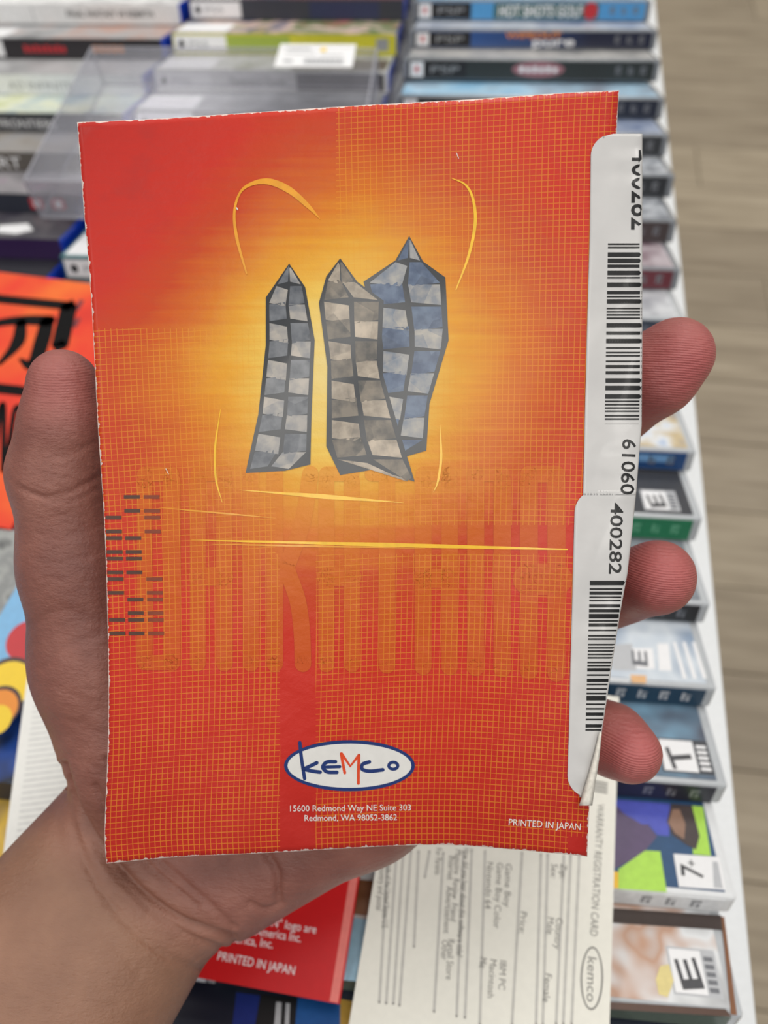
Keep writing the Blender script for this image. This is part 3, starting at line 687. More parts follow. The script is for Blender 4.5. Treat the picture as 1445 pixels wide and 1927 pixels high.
shards = [[(544, 496), (574, 540), (592, 640), (586, 780), (584, 874), (536, 886), (462, 890), (486, 780), (500, 650), (500, 560)],
          [(640, 486), (672, 530), (722, 566), (716, 690), (748, 800), (780, 906), (700, 884), (640, 894), (614, 840), (616, 690), (600, 570), (614, 520)],
          [(770, 444), (796, 492), (838, 522), (844, 640), (808, 760), (802, 848), (740, 866), (684, 874), (712, 760), (712, 640), (684, 530), (744, 490)]]
def fan(pl):
    p = np.array(pl, float); c = p.mean(0)
    return np.vstack([c, p]), [(0, 1 + i, 1 + (i + 1) % len(p)) for i in range(len(p))]
def plates(s_, rows, gap, inset, phase):
    """angular plates filling a shard outline, split into left and right halves"""
    p = np.array(s_, float); ys_ = np.linspace(p[:, 1].min() + 6, p[:, 1].max() - 6, rows + 1); L_, D_ = [], []
    def span(y):
        xs = []
        for a, b_ in zip(p, np.roll(p, -1, 0)):
            if (a[1] - y) * (b_[1] - y) < 0: xs.append(a[0] + (y - a[1]) / (b_[1] - a[1]) * (b_[0] - a[0]))
        return (min(xs), max(xs)) if len(xs) > 1 else None
    for k in range(rows):
        y0, y1 = ys_[k] + gap, ys_[k + 1] - gap; a, b_ = span(y0), span(y1)
        if not a or not b_: continue
        for h_ in (0, 1):
            f0, f1 = (0.06, 0.46) if h_ == 0 else (0.54, 0.94)
            X = lambda sp_, f_: sp_[0] + inset + f_ * (sp_[1] - sp_[0] - 2 * inset)
            dv = 7 if (k + phase) % 2 else -5
            (L_ if (k + h_ + phase) % 2 else D_).append([(X(a, f0), y0 + (0 if h_ else -0)), (X(a, f1), y0 + (dv if h_ == 0 else 0)), (X(b_, f1), y1 + (dv if h_ == 0 else 0)), (X(b_, f0), y1 + (dv if h_ else 0))])
    return L_, D_
DARKP = flat('dark_steel_print', rgb(34, 38, 44), 0.36, 0.25, 0.15)
for k in (2, 0, 1):
    up_ = 0.07 + 0.05 * (k == 1) + 0.02 * (k == 0)
    cov_print(fan(shards[k]), DARKP, 'abstract_shard', up_)
    for i_, grp in enumerate(plates(shards[k], (11, 11, 10)[k], 1.6, 2.0, k)):
        for q_ in grp: cov_print(poly(q_), SH[k] if i_ else SHL[k], 'shard_plate', up_ + 0.02)
for pts_w, w_ in (([(445, 391), (447, 394)], 2.4), ([(312, 882), (317, 892)], 1.2), ([(859, 288), (863, 298)], 1.2)): cov_print(strokes([(pts_w, w_)], 6), WHP, 'scuff', 0.07)

# stickers wrapped over the spine
def sticker(name, ys, xl, xr, label, corner):
    """front strip, rolled edge and a short return behind; returns a px -> point map"""
    y_k, l_k, r_k = np.array(ys, float), np.array(xl, float), np.array(xr, float)
    rng = np.random.RandomState(len(name) + int(ys[0]))
    def prof(s, y):
        s = np.asarray(s, float); y = np.asarray(y, float)
        a = np.interp(y, y_k, l_k); b_ = np.interp(y, y_k, r_k)
        x = np.where(s <= 1, a + s * (b_ - a), b_ - (s - 1) * (b_ - a))
        xe = 1165 - (y - 170) * 0.0416
        zf = Zb(np.minimum(x, xe - 40), y) - 0.22
        t = np.clip((x - (xe - 45)) / np.maximum(b_ - (xe - 45), 8), 0, 1)
        roll = 1.9 * (1 - np.sqrt(np.maximum(0, 1 - t ** 2)))
        crk = 0.16 * np.sin(y / 13 + 3 * np.sin(y / 47)) * t + 0.10 * np.sin(y / 31 + x / 17)
        z = np.where(s <= 1, zf + roll + crk * np.clip(t * 3, 0, 1), zf + 4.0 - roll)
        return x, y, z
    n = 56; S = np.concatenate([np.linspace(0, 0.6, 14), np.linspace(0.63, 1.0, 22), 1 + np.linspace(0.02, 0.6, 20)])
    yy = np.linspace(y_k[0], y_k[-1], max(60, int((y_k[-1] - y_k[0]) / 5)))
    SS, YY = np.meshgrid(S, yy)
    # rounded left corners
    r = 42.0
    for (cy_, sg) in corner:
        d = np.abs(YY - cy_); inset = np.where(d < r, r - np.sqrt(np.maximum(0, r * r - (r - d) ** 2)), 0)
        a = np.interp(YY, y_k, l_k); b_ = np.interp(YY, y_k, r_k)
        SS = np.maximum(SS, np.where(SS < 0.6, inset / (b_ - a) + SS * 0.02 * (inset > 0), SS))
    x, y, z = prof(SS, YY)
    q = Pm(x, y, z).reshape(-1, 3)
    o = mesh(name, q, grid_faces(len(S), len(yy)), STK, book, Bk, True, None, label)
    so = o.modifiers.new('thickness', 'SOLIDIFY'); so.thickness = 0.00012; so.offset = 0
    def place(shape, mat, nm, lift=0.13):
        v, f = densify(shape, 9.0)
        a = np.interp(v[:, 1], y_k, l_k); b_ = np.interp(v[:, 1], y_k, r_k)
        s = (v[:, 0] - a) / (b_ - a)
        x, y, z = prof(s, v[:, 1])
        ok = np.where(s <= 1, -lift, lift)
        return mesh(nm, Pm(x, y, z + ok), f, mat, o, Bk)
    return place
STKm, snt, sb = base_mat('glossy_white_sticker'); setp(sb, 0.33, 0.5, 0.2)
sn = noise(snt, 90, 4); snt.links.new(ramp(snt, sn.outputs[0], [(0.2, rgb(200, 198, 197)), (0.8, rgb(216, 214, 212))]), sb.inputs['Base Color'])
sn2 = noise(snt, 140, 3); bump(snt, sb, sn2.outputs[0], 0.25, 0.0006)
STK = STKm
INKB = flat('black_barcode_ink', rgb(20, 19, 20), 0.4, 0.1, 0.05)
lab1 = sticker('price_sticker', [252, 430, 640, 800, 932], [1112, 1110, 1104, 1100, 1097], [1208, 1208, 1208, 1207, 1196], 'white barcode sticker over the upper spine', [(252, 1)])
lab2 = sticker('price_sticker', [922, 1000, 1080, 1150, 1260, 1390, 1450, 1500], [1082, 1080, 1078, 1076, 1073, 1070, 1068, 1067], [1197, 1189, 1180, 1167, 1150, 1130, 1118, 1106], 'white barcode sticker over the lower spine', [(922, 1), (1500, -1)])
def barcode(y0, y1, x0, x1, seed, slope):
    rng = random.Random(seed); y = y0; out = []
    while y < y1:
        w = rng.choice([3.0, 3.0, 3.2, 6, 8.5]); g = rng.choice([3.0, 3.2, 5.5, 7.5])
        sx = x0 + slope * (y - y0)
        out.append((sx, y, x1(y), min(y + w, y1))); y += w + g
    return quads(out, 16)
lab1(barcode(458, 798, 1144, lambda y: 1209.0 + 14, 3, -0.018), INKB, 'barcode')
lab2(barcode(1093, 1378, 1110, lambda y: np.interp(y, [1080, 1390], [1180, 1132]) + 4, 5, -0.03), INKB, 'barcode')
def vtext(s, x, y0, y1, h, dx=0): return text_shape(s, x, y0, x + dx, y1, h, 0.012)
lab1(vtext('400282', 1190, 282, 432, 40, -2), INKB, 'price_numerals'); lab1(vtext('61060', 1172, 826, 930, 25, -4), INKB, 'price_numerals')
lab2(vtext('400282', 1150, 946, 1080, 23, -4), INKB, 'price_numerals')
# folded paper end of the lower sticker
fe_p, fe_w = smooth_line([(1130, 1378), (1121, 1430), (1110, 1480), (1102, 1516)], 16), np.linspace(4, 26, 16)
vv, ff = [], []
for k, (p, w) in enumerate(zip(fe_p, np.linspace(5, 25, len(fe_p)))):
    zc = float(Zb(1085, p[1])) - 0.6 - 0.06 * k
    for dx_, dz in ((-w / 2, 0.3), (0, -0.4), (w / 2, 0.2), (0, 1.0)): vv.append(Pm(np.array(p[0] + dx_), np.array(p[1]), np.array(zc + dz)))
for k in range(len(fe_p) - 1):
    for j in range(4): ff.append((4 * k + j, 4 * k + (j + 1) % 4, 4 * k + 4 + (j + 1) % 4, 4 * k + 4 + j))
ff += [(3, 2, 1, 0), tuple(4 * (len(fe_p) - 1) + j for j in range(4))]
mesh('folded_end', vv, ff, flat('grubby_paper', rgb(226, 221, 210), 0.6, 0.0, 0.14, gs=900), book, Bk, True, None, 'grubby folded end of the sticker')

# ================================================================= HAND
def hand_build():
    def cm(px, py, Z): return np.array([(px - CX) / F_PX * Z, -(py - CY) / F_PX * Z, Z])      # camera mm
    def chain(l): return [(cm(*a[:3]), a[3], cm(*b[:3]), b[3]) for a, b in zip(l, l[1:])]
    palm = []
    wc = cm(284, 1592, 226)
    fd = _n(np.array([-0.50, -0.70, -0.42])); pr = _n(np.array([0.80, -0.60, 0.0]))
    for s_, r0 in ((-10.5, 19.5), (0, 20.5), (10.5, 19.5)):
        a = wc + pr * s_; palm += [(a, r0, a + fd * 90 + pr * s_ * 0.35, r0 + 5), (a + fd * 90 + pr * s_ * 0.35, r0 + 5, a + fd * 270 + pr * s_ * 0.7, r0 + 11)]
    palm += chain([(246, 1440, 214, 17.5), (190, 1245, 207, 16), (152, 1062, 200, 14.3)])                 # thumb ball
    palm += chain([(300, 1500, 222, 17), (690, 1010, 215, 13)]) + chain([(325, 1540, 224, 17), (800, 1110, 217, 13)])
    palm += chain([(370, 1590, 224, 16), (850, 1250, 217, 12.5)]) + chain([(430, 1640, 220, 18.0), (690, 1497, 216, 16.6), (860, 1400, 215, 13)])
    palm += chain([(300, 1360, 213, 19), (300, 1250, 212, 15)]) + chain([(200, 1130, 208, 9), (640, 1040, 216, 9)])
    fingers = [
     chain([(152, 1062, 200, 14.3), (116, 893, 193, 12.3), (123, 800, 188.5, 10.2), (120, 724, 186, 8.5)]),
     chain([(690, 1010, 215, 12), (740, 780, 216, 10.5), (770, 640, 208, 9.6), (785, 545, 200, 8.6)]),
     chain([(800, 1110, 217, 12), (1010, 890, 219, 10.6), (1160, 762, 208, 10.0), (1232, 706, 200, 10.6), (1272, 668, 196, 9.6)]),
     chain([(850, 1250, 217, 12), (1055, 1165, 223, 10.5), (1170, 1105, 213, 9.8), (1238, 1087, 198, 9.9)]),
     chain([(860, 1400, 215, 11.5), (1010, 1372, 221, 9.5), (1112, 1372, 213, 8.8), (1150, 1390, 205, 9.3), (1188, 1416, 199, 7.9)])]
    h = 1.5
    allp = palm + [c for f_ in fingers for c in f_]
    lo = np.min([np.minimum(a - ra, b - rb) for a, ra, b, rb in allp], 0) - 6; hi = np.max([np.maximum(a + ra, b + rb) for a, ra, b, rb in allp], 0) + 6
    nn = np.ceil((hi - lo) / h).astype(int) + 1
    ax = [(lo[i] + h * np.arange(nn[i])).astype(np.float32) for i in range(3)]
    D = np.full(nn, 30.0, np.float32)
    def window(prims, m):
        a = np.min([np.minimum(p[0] - p[1], p[2] - p[3]) for p in prims], 0) - m; b = np.max([np.maximum(p[0] + p[1], p[2] + p[3]) for p in prims], 0) + m
        i0 = np.clip(np.floor((a - lo) / h).astype(int), 0, nn - 1); i1 = np.clip(np.ceil((b - lo) / h).astype(int) + 1, 1, nn)
        return tuple(slice(i0[k], i1[k]) for k in range(3))
    def sd(w, p):
        a, ra, b, rb = p
        X = ax[0][w[0]][:, None, None] - a[0]; Y = ax[1][w[1]][None, :, None] - a[1]; Z = ax[2][w[2]][None, None, :] - a[2]
        ab = b - a
        t = np.clip((X * ab[0] + Y * ab[1] + Z * ab[2]) / (ab @ ab), 0, 1)
        return np.sqrt((X - t * ab[0]) ** 2 + (Y - t * ab[1]) ** 2 + (Z - t * ab[2]) ** 2) - (ra + t * (rb - ra))
    def smin(a, b, k):
        hh = np.clip(k - np.abs(a - b), 0, None) / k
        return np.minimum(a, b) - hh * hh * k * 0.25
    for p in palm:
        w = window([p], 16); D[w] = smin(D[w], sd(w, p), 9.0)
    T = D.copy()
    for f_ in fingers:
        w = window(f_, 14); q = None
        for p in f_:
            e = sd(w, p); q = e if q is None else smin(q, e, 3.5)
        T[w] = np.minimum(T[w], smin(D[w], q, 6.0))
    # naive surface nets
    ins = T < 0
    cs = ins[:-1, :-1, :-1].astype(np.int8)
    tot = np.zeros(cs.shape, np.int8)
    for i in (0, 1):
        for j in (0, 1):
            for k in (0, 1): tot += ins[i:i + cs.shape[0], j:j + cs.shape[1], k:k + cs.shape[2]]
    act = (tot > 0) & (tot < 8)
    idx = -np.ones(act.shape, np.int64); cells = np.argwhere(act); idx[act] = np.arange(len(cells))
    acc = np.zeros((len(cells), 3)); cnt = np.zeros(len(cells))
    corners = [(i, j, k) for i in (0, 1) for j in (0, 1) for k in (0, 1)]
    val = {c: T[cells[:, 0] + c[0], cells[:, 1] + c[1], cells[:, 2] + c[2]] for c in corners}
    for c1 in corners:
        for axx in range(3):
            if c1[axx] == 0:
                c2 = list(c1); c2[axx] = 1; c2 = tuple(c2)
                a, b = val[c1], val[c2]; sgn = (a < 0) != (b < 0)
                t = np.where(sgn, a / np.where(sgn, a - b, 1), 0)
                pos = np.tile(np.array(c1, float), (len(cells), 1)); pos[:, axx] = t
                acc += pos * sgn[:, None]; cnt += sgn
    vert = lo + h * (cells + acc / cnt[:, None])
    faces = []
    for axx in range(3):
        s0 = [slice(None)] * 3; s1 = [slice(None)] * 3; s0[axx] = slice(0, -1); s1[axx] = slice(1, None)
        ch = ins[tuple(s0)] != ins[tuple(s1)]
        e = np.argwhere(ch); first = ins[tuple(s0)][ch]
        b1, b2 = [k for k in range(3) if k != axx]
        okm = (e[:, b1] > 0) & (e[:, b2] > 0) & (e[:, b1] < nn[b1] - 1) & (e[:, b2] < nn[b2] - 1)
        e, first = e[okm], first[okm]
        q = []
        for da, db in ((-1, -1), (0, -1), (0, 0), (-1, 0)):
            c = e.copy(); c[:, b1] += da; c[:, b2] += db; q.append(idx[c[:, 0], c[:, 1], c[:, 2]])
        q = np.stack(q, 1)
        fl = first if axx != 1 else ~first
        q[~fl] = q[~fl][:, ::-1]
        faces.append(q)
    return vert, np.vstack(faces)
hv, hf = hand_build()
def refine(v, f):
    """one smooth subdivision through Blender"""
    me = bpy.data.meshes.new('tmp'); me.from_pydata([tuple(x) for x in v], [], [tuple(int(i) for i in q) for q in f]); me.update()
    o = bpy.data.objects.new('tmp', me); COL.objects.link(o)
    s = o.modifiers.new('s', 'SMOOTH'); s.factor = 0.5; s.iterations = 5
    d = o.modifiers.new('d', 'SUBSURF'); d.levels = 1; d.render_levels = 1
    dg = bpy.context.evaluated_depsgraph_get(); ev = o.evaluated_get(dg); m2 = ev.to_mesh()
    n = len(m2.vertices); vv = np.empty(n * 3, np.float32); m2.vertices.foreach_get('co', vv); nv = np.empty(n * 3, np.float32); m2.vertices.foreach_get('normal', nv)
    fs = np.empty(len(m2.loops), np.int32); m2.loops.foreach_get('vertex_index', fs)
    ev.to_mesh_clear(); bpy.data.objects.remove(o)
    return vv.reshape(-1, 3).astype(float), nv.reshape(-1, 3).astype(float), fs.reshape(-1, 4)
hv, hn, hf = refine(hv, hf)
if hn[np.argmin(hv[:, 2]), 2] > 0: hf = hf[:, ::-1]; hn = -hn
hpx = np.stack([hv[:, 0] / hv[:, 2] * F_PX + CX, -hv[:, 1] / hv[:, 2] * F_PX + CY], 1)
face_cam = np.clip(-hn[:, 2], 0, 1)
def line_dist(pts, q):
    p = smooth_line(pts, 40); best = np.full(len(q), 1e9)
    for a, b in zip(p, p[1:]):
        ab = b - a; t = np.clip(((q - a) @ ab) / (ab @ ab + 1e-9), 0, 1)
        best = np.minimum(best, np.linalg.norm(q - a - t[:, None] * ab, axis=1))
    return best
creases = [  # photographed skin folds: pixels, half width px, depth mm
 ([(38, 918), (80, 934), (120, 930), (160, 912), (196, 892)], 5, 0.75), ([(60, 930), (100, 944), (150, 938), (195, 912)], 4, 0.45), ([(95, 862), (130, 856), (180, 834)], 4, 0.35), ([(60, 842), (110, 850), (160, 838)], 5, 0.2),
 ([(118, 1440), (150, 1540), (230, 1640), (330, 1725), (440, 1768)], 7, 1.5), ([(124, 1470), (160, 1570), (250, 1680), (340, 1752), (425, 1788)], 5, 0.6), ([(180, 1480), (215, 1560), (290, 1640), (370, 1705)], 6, 0.7), ([(200, 1430), (235, 1540), (300, 1620), (380, 1690), (440, 1745)], 6, 0.6),
 ([(125, 1500), (150, 1600), (215, 1710), (300, 1790), (390, 1830)], 8, 0.45), ([(100, 1540), (130, 1650), (200, 1760), (260, 1830)], 10, 0.35), ([(495, 1600), (520, 1640), (524, 1690)], 7, 1.1), ([(470, 1700), (500, 1712), (530, 1700)], 6, 0.7),
 ([(60, 1180), (110, 1150), (190, 1170)], 9, 0.4), ([(80, 1260), (120, 1220), (190, 1195)], 8, 0.45), ([(90, 1350), (140, 1360), (200, 1390)], 8, 0.3), ([(100, 1290), (140, 1310), (195, 1340)], 7, 0.25), ([(110, 1420), (150, 1430), (200, 1460)], 7, 0.35),
 ([(60, 1050), (110, 1060), (190, 1040)], 7, 0.25), ([(70, 1010), (120, 1010), (190, 990)], 6, 0.2)]
disp = np.zeros(len(hv))
for pts_c, w, dep in creases:
    dd = line_dist(pts_c, hpx); disp -= dep * (1.35 if pts_c[0][1] > 1400 and dep > 0.4 else 0.62) * np.exp(-(dd / (w * 0.7 + 2.0)) ** 2) * (face_cam > 0.05)
rngp = np.random.RandomState(4)
for _ in range(24):
    k = rngp.normal(size=3) * 0.11; disp += 0.05 * np.sin(hv @ k + rngp.uniform(0, 6))
hv2 = hv + hn * disp[:, None]
# skin tone regions: pink finger pads, browner forearm
tip = np.zeros(len(hv))
for cx_, cy_, r_ in ((1285, 690, 120), (1250, 1080, 100), (1195, 1410, 90), (120, 715, 85)):
    tip = np.maximum(tip, np.exp(-((hpx[:, 0] - cx_) ** 2 + (hpx[:, 1] - cy_) ** 2) / r_ ** 2) * (1.0 if cx_ > 200 else 0.55))
arm = np.clip(((hpx[:, 1] - 1560) * 0.75 - (hpx[:, 0] - 250) * 0.66) / 160, 0, 1)
HW = P(284, 1592, 226)
def skin_mat():
    m, nt, b = base_mat('skin'); setp(b, 0.42, 0.5)
    at = nt.nodes.new('ShaderNodeAttribute'); at.attribute_name = 'tone'
    sx = nt.nodes.new('ShaderNodeSeparateXYZ'); nt.links.new(at.outputs['Vector'], sx.inputs[0])
    n = noise(nt, 55, 4, rough=0.6)
    base = ramp(nt, n.outputs[0], [(0.25, rgb(122, 75, 66)), (0.5, rgb(141, 90, 78)), (0.75, rgb(160, 107, 93))])
    armc = ramp(nt, n.outputs[0], [(0.25, rgb(128, 90, 71)), (0.75, rgb(153, 112, 89))])
    c = mix(nt, V(nt, sx.outputs[1]), base, armc)
    c = mix(nt, V(nt, sx.outputs[0]) * 0.85, c, rgb(188, 96, 96))
    nt.links.new(c, b.inputs['Base Color'])
    b.inputs['Subsurface Weight'].default_value = 0.12; b.inputs['Subsurface Radius'].default_value = (1.0, 0.35, 0.2); b.inputs['Subsurface Scale'].default_value = 0.0025
    wv = nt.nodes.new('ShaderNodeTexWave'); wv.wave_type = 'RINGS'; wv.rings_direction = 'X'; wv.inputs['Scale'].default_value = 520; wv.inputs['Distortion'].default_value = 5.0; wv.inputs['Detail Scale'].default_value = 0.05
    tc = nt.nodes.new('ShaderNodeTexCoord'); nt.links.new(tc.outputs['Object'], wv.inputs['Vector'])
    n2 = noise(nt, 900, 4, rough=0.7); n3 = noise(nt, 220, 5, sc=(1.0, 2.4, 1.6), rough=0.68)
    tp = V(nt, sx.outputs[0])
    hgt = V(nt, wv.outputs['Fac']) * (tp * 0.20) + V(nt, n2.outputs[0]) * 0.3 + V(nt, n3.outputs[0]) * 0.9
    bump(nt, b, hgt, 0.8, 0.0007)
    return m
hw = CAM + (hv2 * np.array([1, 1, -1])) @ RW.T * 0.001
hand = mesh('hand', hw, hf[:, ::-1], skin_mat(), None, HW, True)
hand.location = Vector(HW)
# make sure that faces look outward after the mirror of the depth axis
_at = hand.data.attributes.new('tone', 'FLOAT_VECTOR', 'POINT')
_at.data.foreach_set('vector', np.stack([tip, arm, np.zeros(len(tip))], 1).astype(np.float32).ravel())
bmh = bmesh.new(); bmh.from_mesh(hand.data); bmesh.ops.recalc_face_normals(bmh, faces=bmh.faces); bmh.to_mesh(hand.data); bmh.free()
tag(hand, 'bare left hand and forearm, palm up, gripping the red booklet from behind', 'hand')

# ================================================================= LOOSE THINGS LYING ON THE CASES
class Sheet:
    """flat rectangular leaflet lying on the cases: origin corner, unit axes in the plane, size in mm"""
    def __init__(s, name, o, xa, w, h, t, z, mat, label, cat, edge=None):
        s.o = np.array([o[0], o[1], z]); s.x = np.array([xa[0], xa[1], 0.0]) / np.hypot(*xa[:2]); s.y = np.array([s.x[1], -s.x[0], 0.0])
        s.w, s.h, s.t = w, h, t
        s.root = tag(empty(name, s.o), label, cat)
        c = []
        for zz in (0, t):
            for a, b in ((0, 0), (w, 0), (w, h), (0, h)): c.append(s.o + (s.x * a + s.y * b) * 0.001 + np.array([0, 0, zz * 0.001]))
        mesh('sheet', c, [(0, 1, 2, 3), (7, 6, 5, 4), (4, 5, 1, 0), (5, 6, 2, 1), (6, 7, 3, 2), (7, 4, 0, 3)], mat, s.root, s.o)
    def put(s, shape, mat, name='print', lift=0.06):
        v, f = shape
        p = s.o + (np.outer(v[:, 0], s.x) + np.outer(v[:, 1], s.y)) * 0.001 + np.array([0, 0, (s.t + lift) * 0.001])
        return mesh(name, p, f, mat, s.root, s.o)
def px_sheet(name, a, b, w, h, t, z, mat, label, cat):
    """top-left pixel a, top edge running towards pixel b, both on the plane of the sheet's upper face"""
    A = on_plane(*a, z + t * 0.001); B = on_plane(*b, z + t * 0.001)
    return Sheet(name, A, (B - A)[:2], w, h, t, z, mat, label, cat)
GREYK = flat('grey_card_ink', rgb(120, 118, 114), 0.6)
PALEK = flat('pale_rule_ink', rgb(186, 184, 178), 0.6)
# registration card (its upright text runs down the picture)
zc = Z_STACK + 0.004
TR_, BR_ = on_plane(1165, 1312, zc + 0.0004), on_plane(1147, 1927, zc + 0.0004)
dirx = BR_ - TR_
card = Sheet('registration_card', TR_, dirx[:2], 128, 81.5, 0.4, zc, flat('ivory_card', rgb(226, 224, 214), 0.55, 0.05, 0.02), 'ivory registration card with printed grey lines lying on the cases', 'card')
def px_text(sh, txt, a, b, h, mat, name='lettering'):
    """lettering on a lying sheet, baseline between two pixels"""
    q = [on_plane(*p_, sh.o[2] + sh.t * 0.001) - sh.o for p_ in (a, b)]
    (x0, y0), (x1, y1) = [(float(w_ @ sh.x) * 1000, float(w_ @ sh.y) * 1000) for w_ in q]
    sh.put(text_shape(txt, x0, y0, x1, y1, h), mat, name)
def px_line(sh, a, b, w, mat, name='ruled_line'):
    q = [on_plane(*p_, sh.o[2] + sh.t * 0.001) - sh.o for p_ in (a, b)]
    sh.put(strokes([([(float(w_ @ sh.x) * 1000, float(w_ @ sh.y) * 1000) for w_ in q], w)], 4), mat, name)
def z8(x, y): return (340 + x * 0.5813, 1500 + y * 0.5813)
px_text(card, 'WARRANTY REGISTRATION CARD', (1124, 1512), (1110, 1760), 2.5, GREYK)
px_text(card, 'kemco', (1106, 1800), (1104, 1884), 2.9, GREYK, 'logo_lettering')
_q = on_plane(1113, 1840, zc) - card.o
card.put(ring2d(float(_q @ card.x) * 1000, float(_q @ card.y) * 1000, 9.0, 3.6, 0.55), GREYK, 'logo_rim')
for x0, y0, x1, y1 in [(1290, 190, 1265, 735), (1262, 190, 1238, 735), (1240, 190, 1215, 735), (1188, 185, 1172, 735), (1166, 185, 1150, 735), (1105, 180, 1072, 735), (985, 175, 968, 735), (942, 170, 920, 715), (915, 175, 893, 710), (850, 180, 820, 695),
                       (770, 175, 755, 485), (745, 175, 708, 675), (720, 180, 688, 670), (698, 185, 665, 668), (670, 185, 643, 665), (805, 175, 790, 260)]:
    px_line(card, z8(x0, y0), z8(x1, y1), 0.85, PALEK)
for t_, a, b in [('Zip:', (1230, 215), (1227, 262)), ('Sex:', (1200, 215), (1197, 262)), ('Country', (1216, 390), (1208, 490)), ('Male', (1188, 388), (1184, 442)), ('Female', (1180, 570), (1172, 662)), ('Price:', (1101, 370), (1095, 440)),
                 ('Game Boy', (1052, 215), (1046, 355)), ('Game Boy Color', (1024, 212), (1012, 424)), ('Nintendo 64', (992, 210), (984, 360)), ('IBM PC', (1034, 528), (1028, 622)), ('Macintosh', (1002, 524), (992, 648)), ('Mic', (970, 518), (966, 552)),
                 ('How did you hear about this software title?', (916, 165), (892, 515)), ('Magazine  Review  Friend', (890, 170), (872, 400)), ('Internet   Advertisement', (868, 190), (850, 440)), ('Retail Store', (866, 460), (858, 590)), ('Other', (846, 462), (842, 525)), ('For Parents', (826, 165), (822, 250)), ('if outside of the United States U.S.', (668, 185), (650, 425)), ('add country and postal', (648, 190), (632, 365))]:
    px_text(card, t_, z8(*a), z8(*b), 2.2, GREYK)
card.put(quads([(33 + 1.1 * k, 3.2, 33.6 + 1.1 * k, 8) for k in range(4)]), GREYK, 'barcode')
# red leaflet whose bottom edge shows under the hand
RED2 = flat('crimson_coated_paper', rgb(196, 16, 22), 0.35, 0.3, 0.03)
zr = Z_STACK + 0.0005
BRc, BLc = on_plane(639, 1890, zr + 0.002), on_plane(400, 1845, zr + 0.002)
ex = _n((BRc - BLc)[:2]); ey = np.array([ex[1], -ex[0]])
red = Sheet('crimson_leaflet', BRc[:2] - ex * 0.122 - ey * 0.165, ex, 122, 165, 2.0, zr, RED2, 'crimson leaflet with white small print lying under the hand', 'booklet')
for t_, a, b in [('and the "N" logo are', (180, 400), (437, 442)), ('trademarks of Nintendo of America Inc.', (-80, 396), (388, 470)), ('Nintendo of America, Inc.', (-30, 440), (297, 490)), ('PRINTED IN JAPAN', (118, 527), (367, 576))]: px_text(red, t_, z8(*a), z8(*b), 2.6, INKW)
red.put(quads([(118.6, 0.3, 121.4, 164.7)]), flat('pink_page_edge', rgb(224, 120, 112), 0.5), 'spine_fold')
INKM = flat('matte_black_ink', rgb(16, 15, 16), 0.75, 0.0, 0.05, 0.15)
# orange leaflet with the brushed sign, left
zo = Z_STACK + 0.0005
Ao = on_plane(0, 512, zo + 0.002)
def orange_mat():
    m, nt, b = base_mat('flame_print'); setp(b, 0.5, 0.35, 0.0)
    tc = nt.nodes.new('ShaderNodeTexCoord'); n = noise(nt, 18, 3, sc=(1, 1, 1))
    nt.links.new(ramp(nt, n.outputs[0], [(0.3, rgb(196, 30, 24)), (0.5, rgb(226, 58, 30)), (0.75, rgb(236, 110, 36))]), b.inputs['Base Color'])
    return m
exo = np.array([math.cos(math.radians(-4.8)), math.sin(math.radians(-4.8))])
org = Sheet('orange_leaflet', Ao[:2] - exo * 0.038, exo, 122, 156, 2.0, zo, orange_mat(), 'orange leaflet with a black brushed sign in a black frame', 'booklet')
def opx(l):
    out = []
    for X, Y in l:
        q = on_plane(X * 0.2958, 480 + Y * 0.2958, zo + 0.002) - org.o; out.append((float(q @ org.x) * 1000, float(q @ org.y) * 1000))
    return out
org.put(strokes([(opx([(-260, 245), (0, 280), (450, 325)]), 6.5), (opx([(440, 320), (380, 580)]), 9.5), (opx([(-260, 820), (0, 850), (200, 872), (330, 890)]), 6.5)], 4), INKM, 'printed_frame')
org.put(strokes([(smooth_line(opx([(-90, 470), (0, 432), (150, 415), (310, 418)])), [5, 6, 7, 8]), (smooth_line(opx([(300, 420), (270, 540), (210, 700), (130, 665)])), [8, 9, 8, 2]), (smooth_line(opx([(135, 430), (110, 560), (0, 690)])), [6, 8, 3])], 10), INKM, 'brushed_sign')
org.put(strokes([(smooth_line(opx([(-40, 1370), (0, 990), (25, 985), (20, 1370)])), 2.6), (smooth_line(opx([(40, 1380), (90, 1000), (130, 990), (120, 1200), (80, 1390)])), 2.8), (opx([(60, 1190), (120, 1190)]), 2.6)], 8), INKM, 'outlined_letters')
org.put(quads([(opx([(505, 285)])[0][0], opx([(505, 285)])[0][1], opx([(505, 285)])[0][0] + 3, opx([(505, 285)])[0][1] + 8), (opx([(485, 400)])[0][0], opx([(485, 400)])[0][1], opx([(485, 400)])[0][0] + 3, opx([(485, 400)])[0][1] + 7)]), flat('dim_red_ink', rgb(110, 24, 34), 0.4), 'printed_marks')
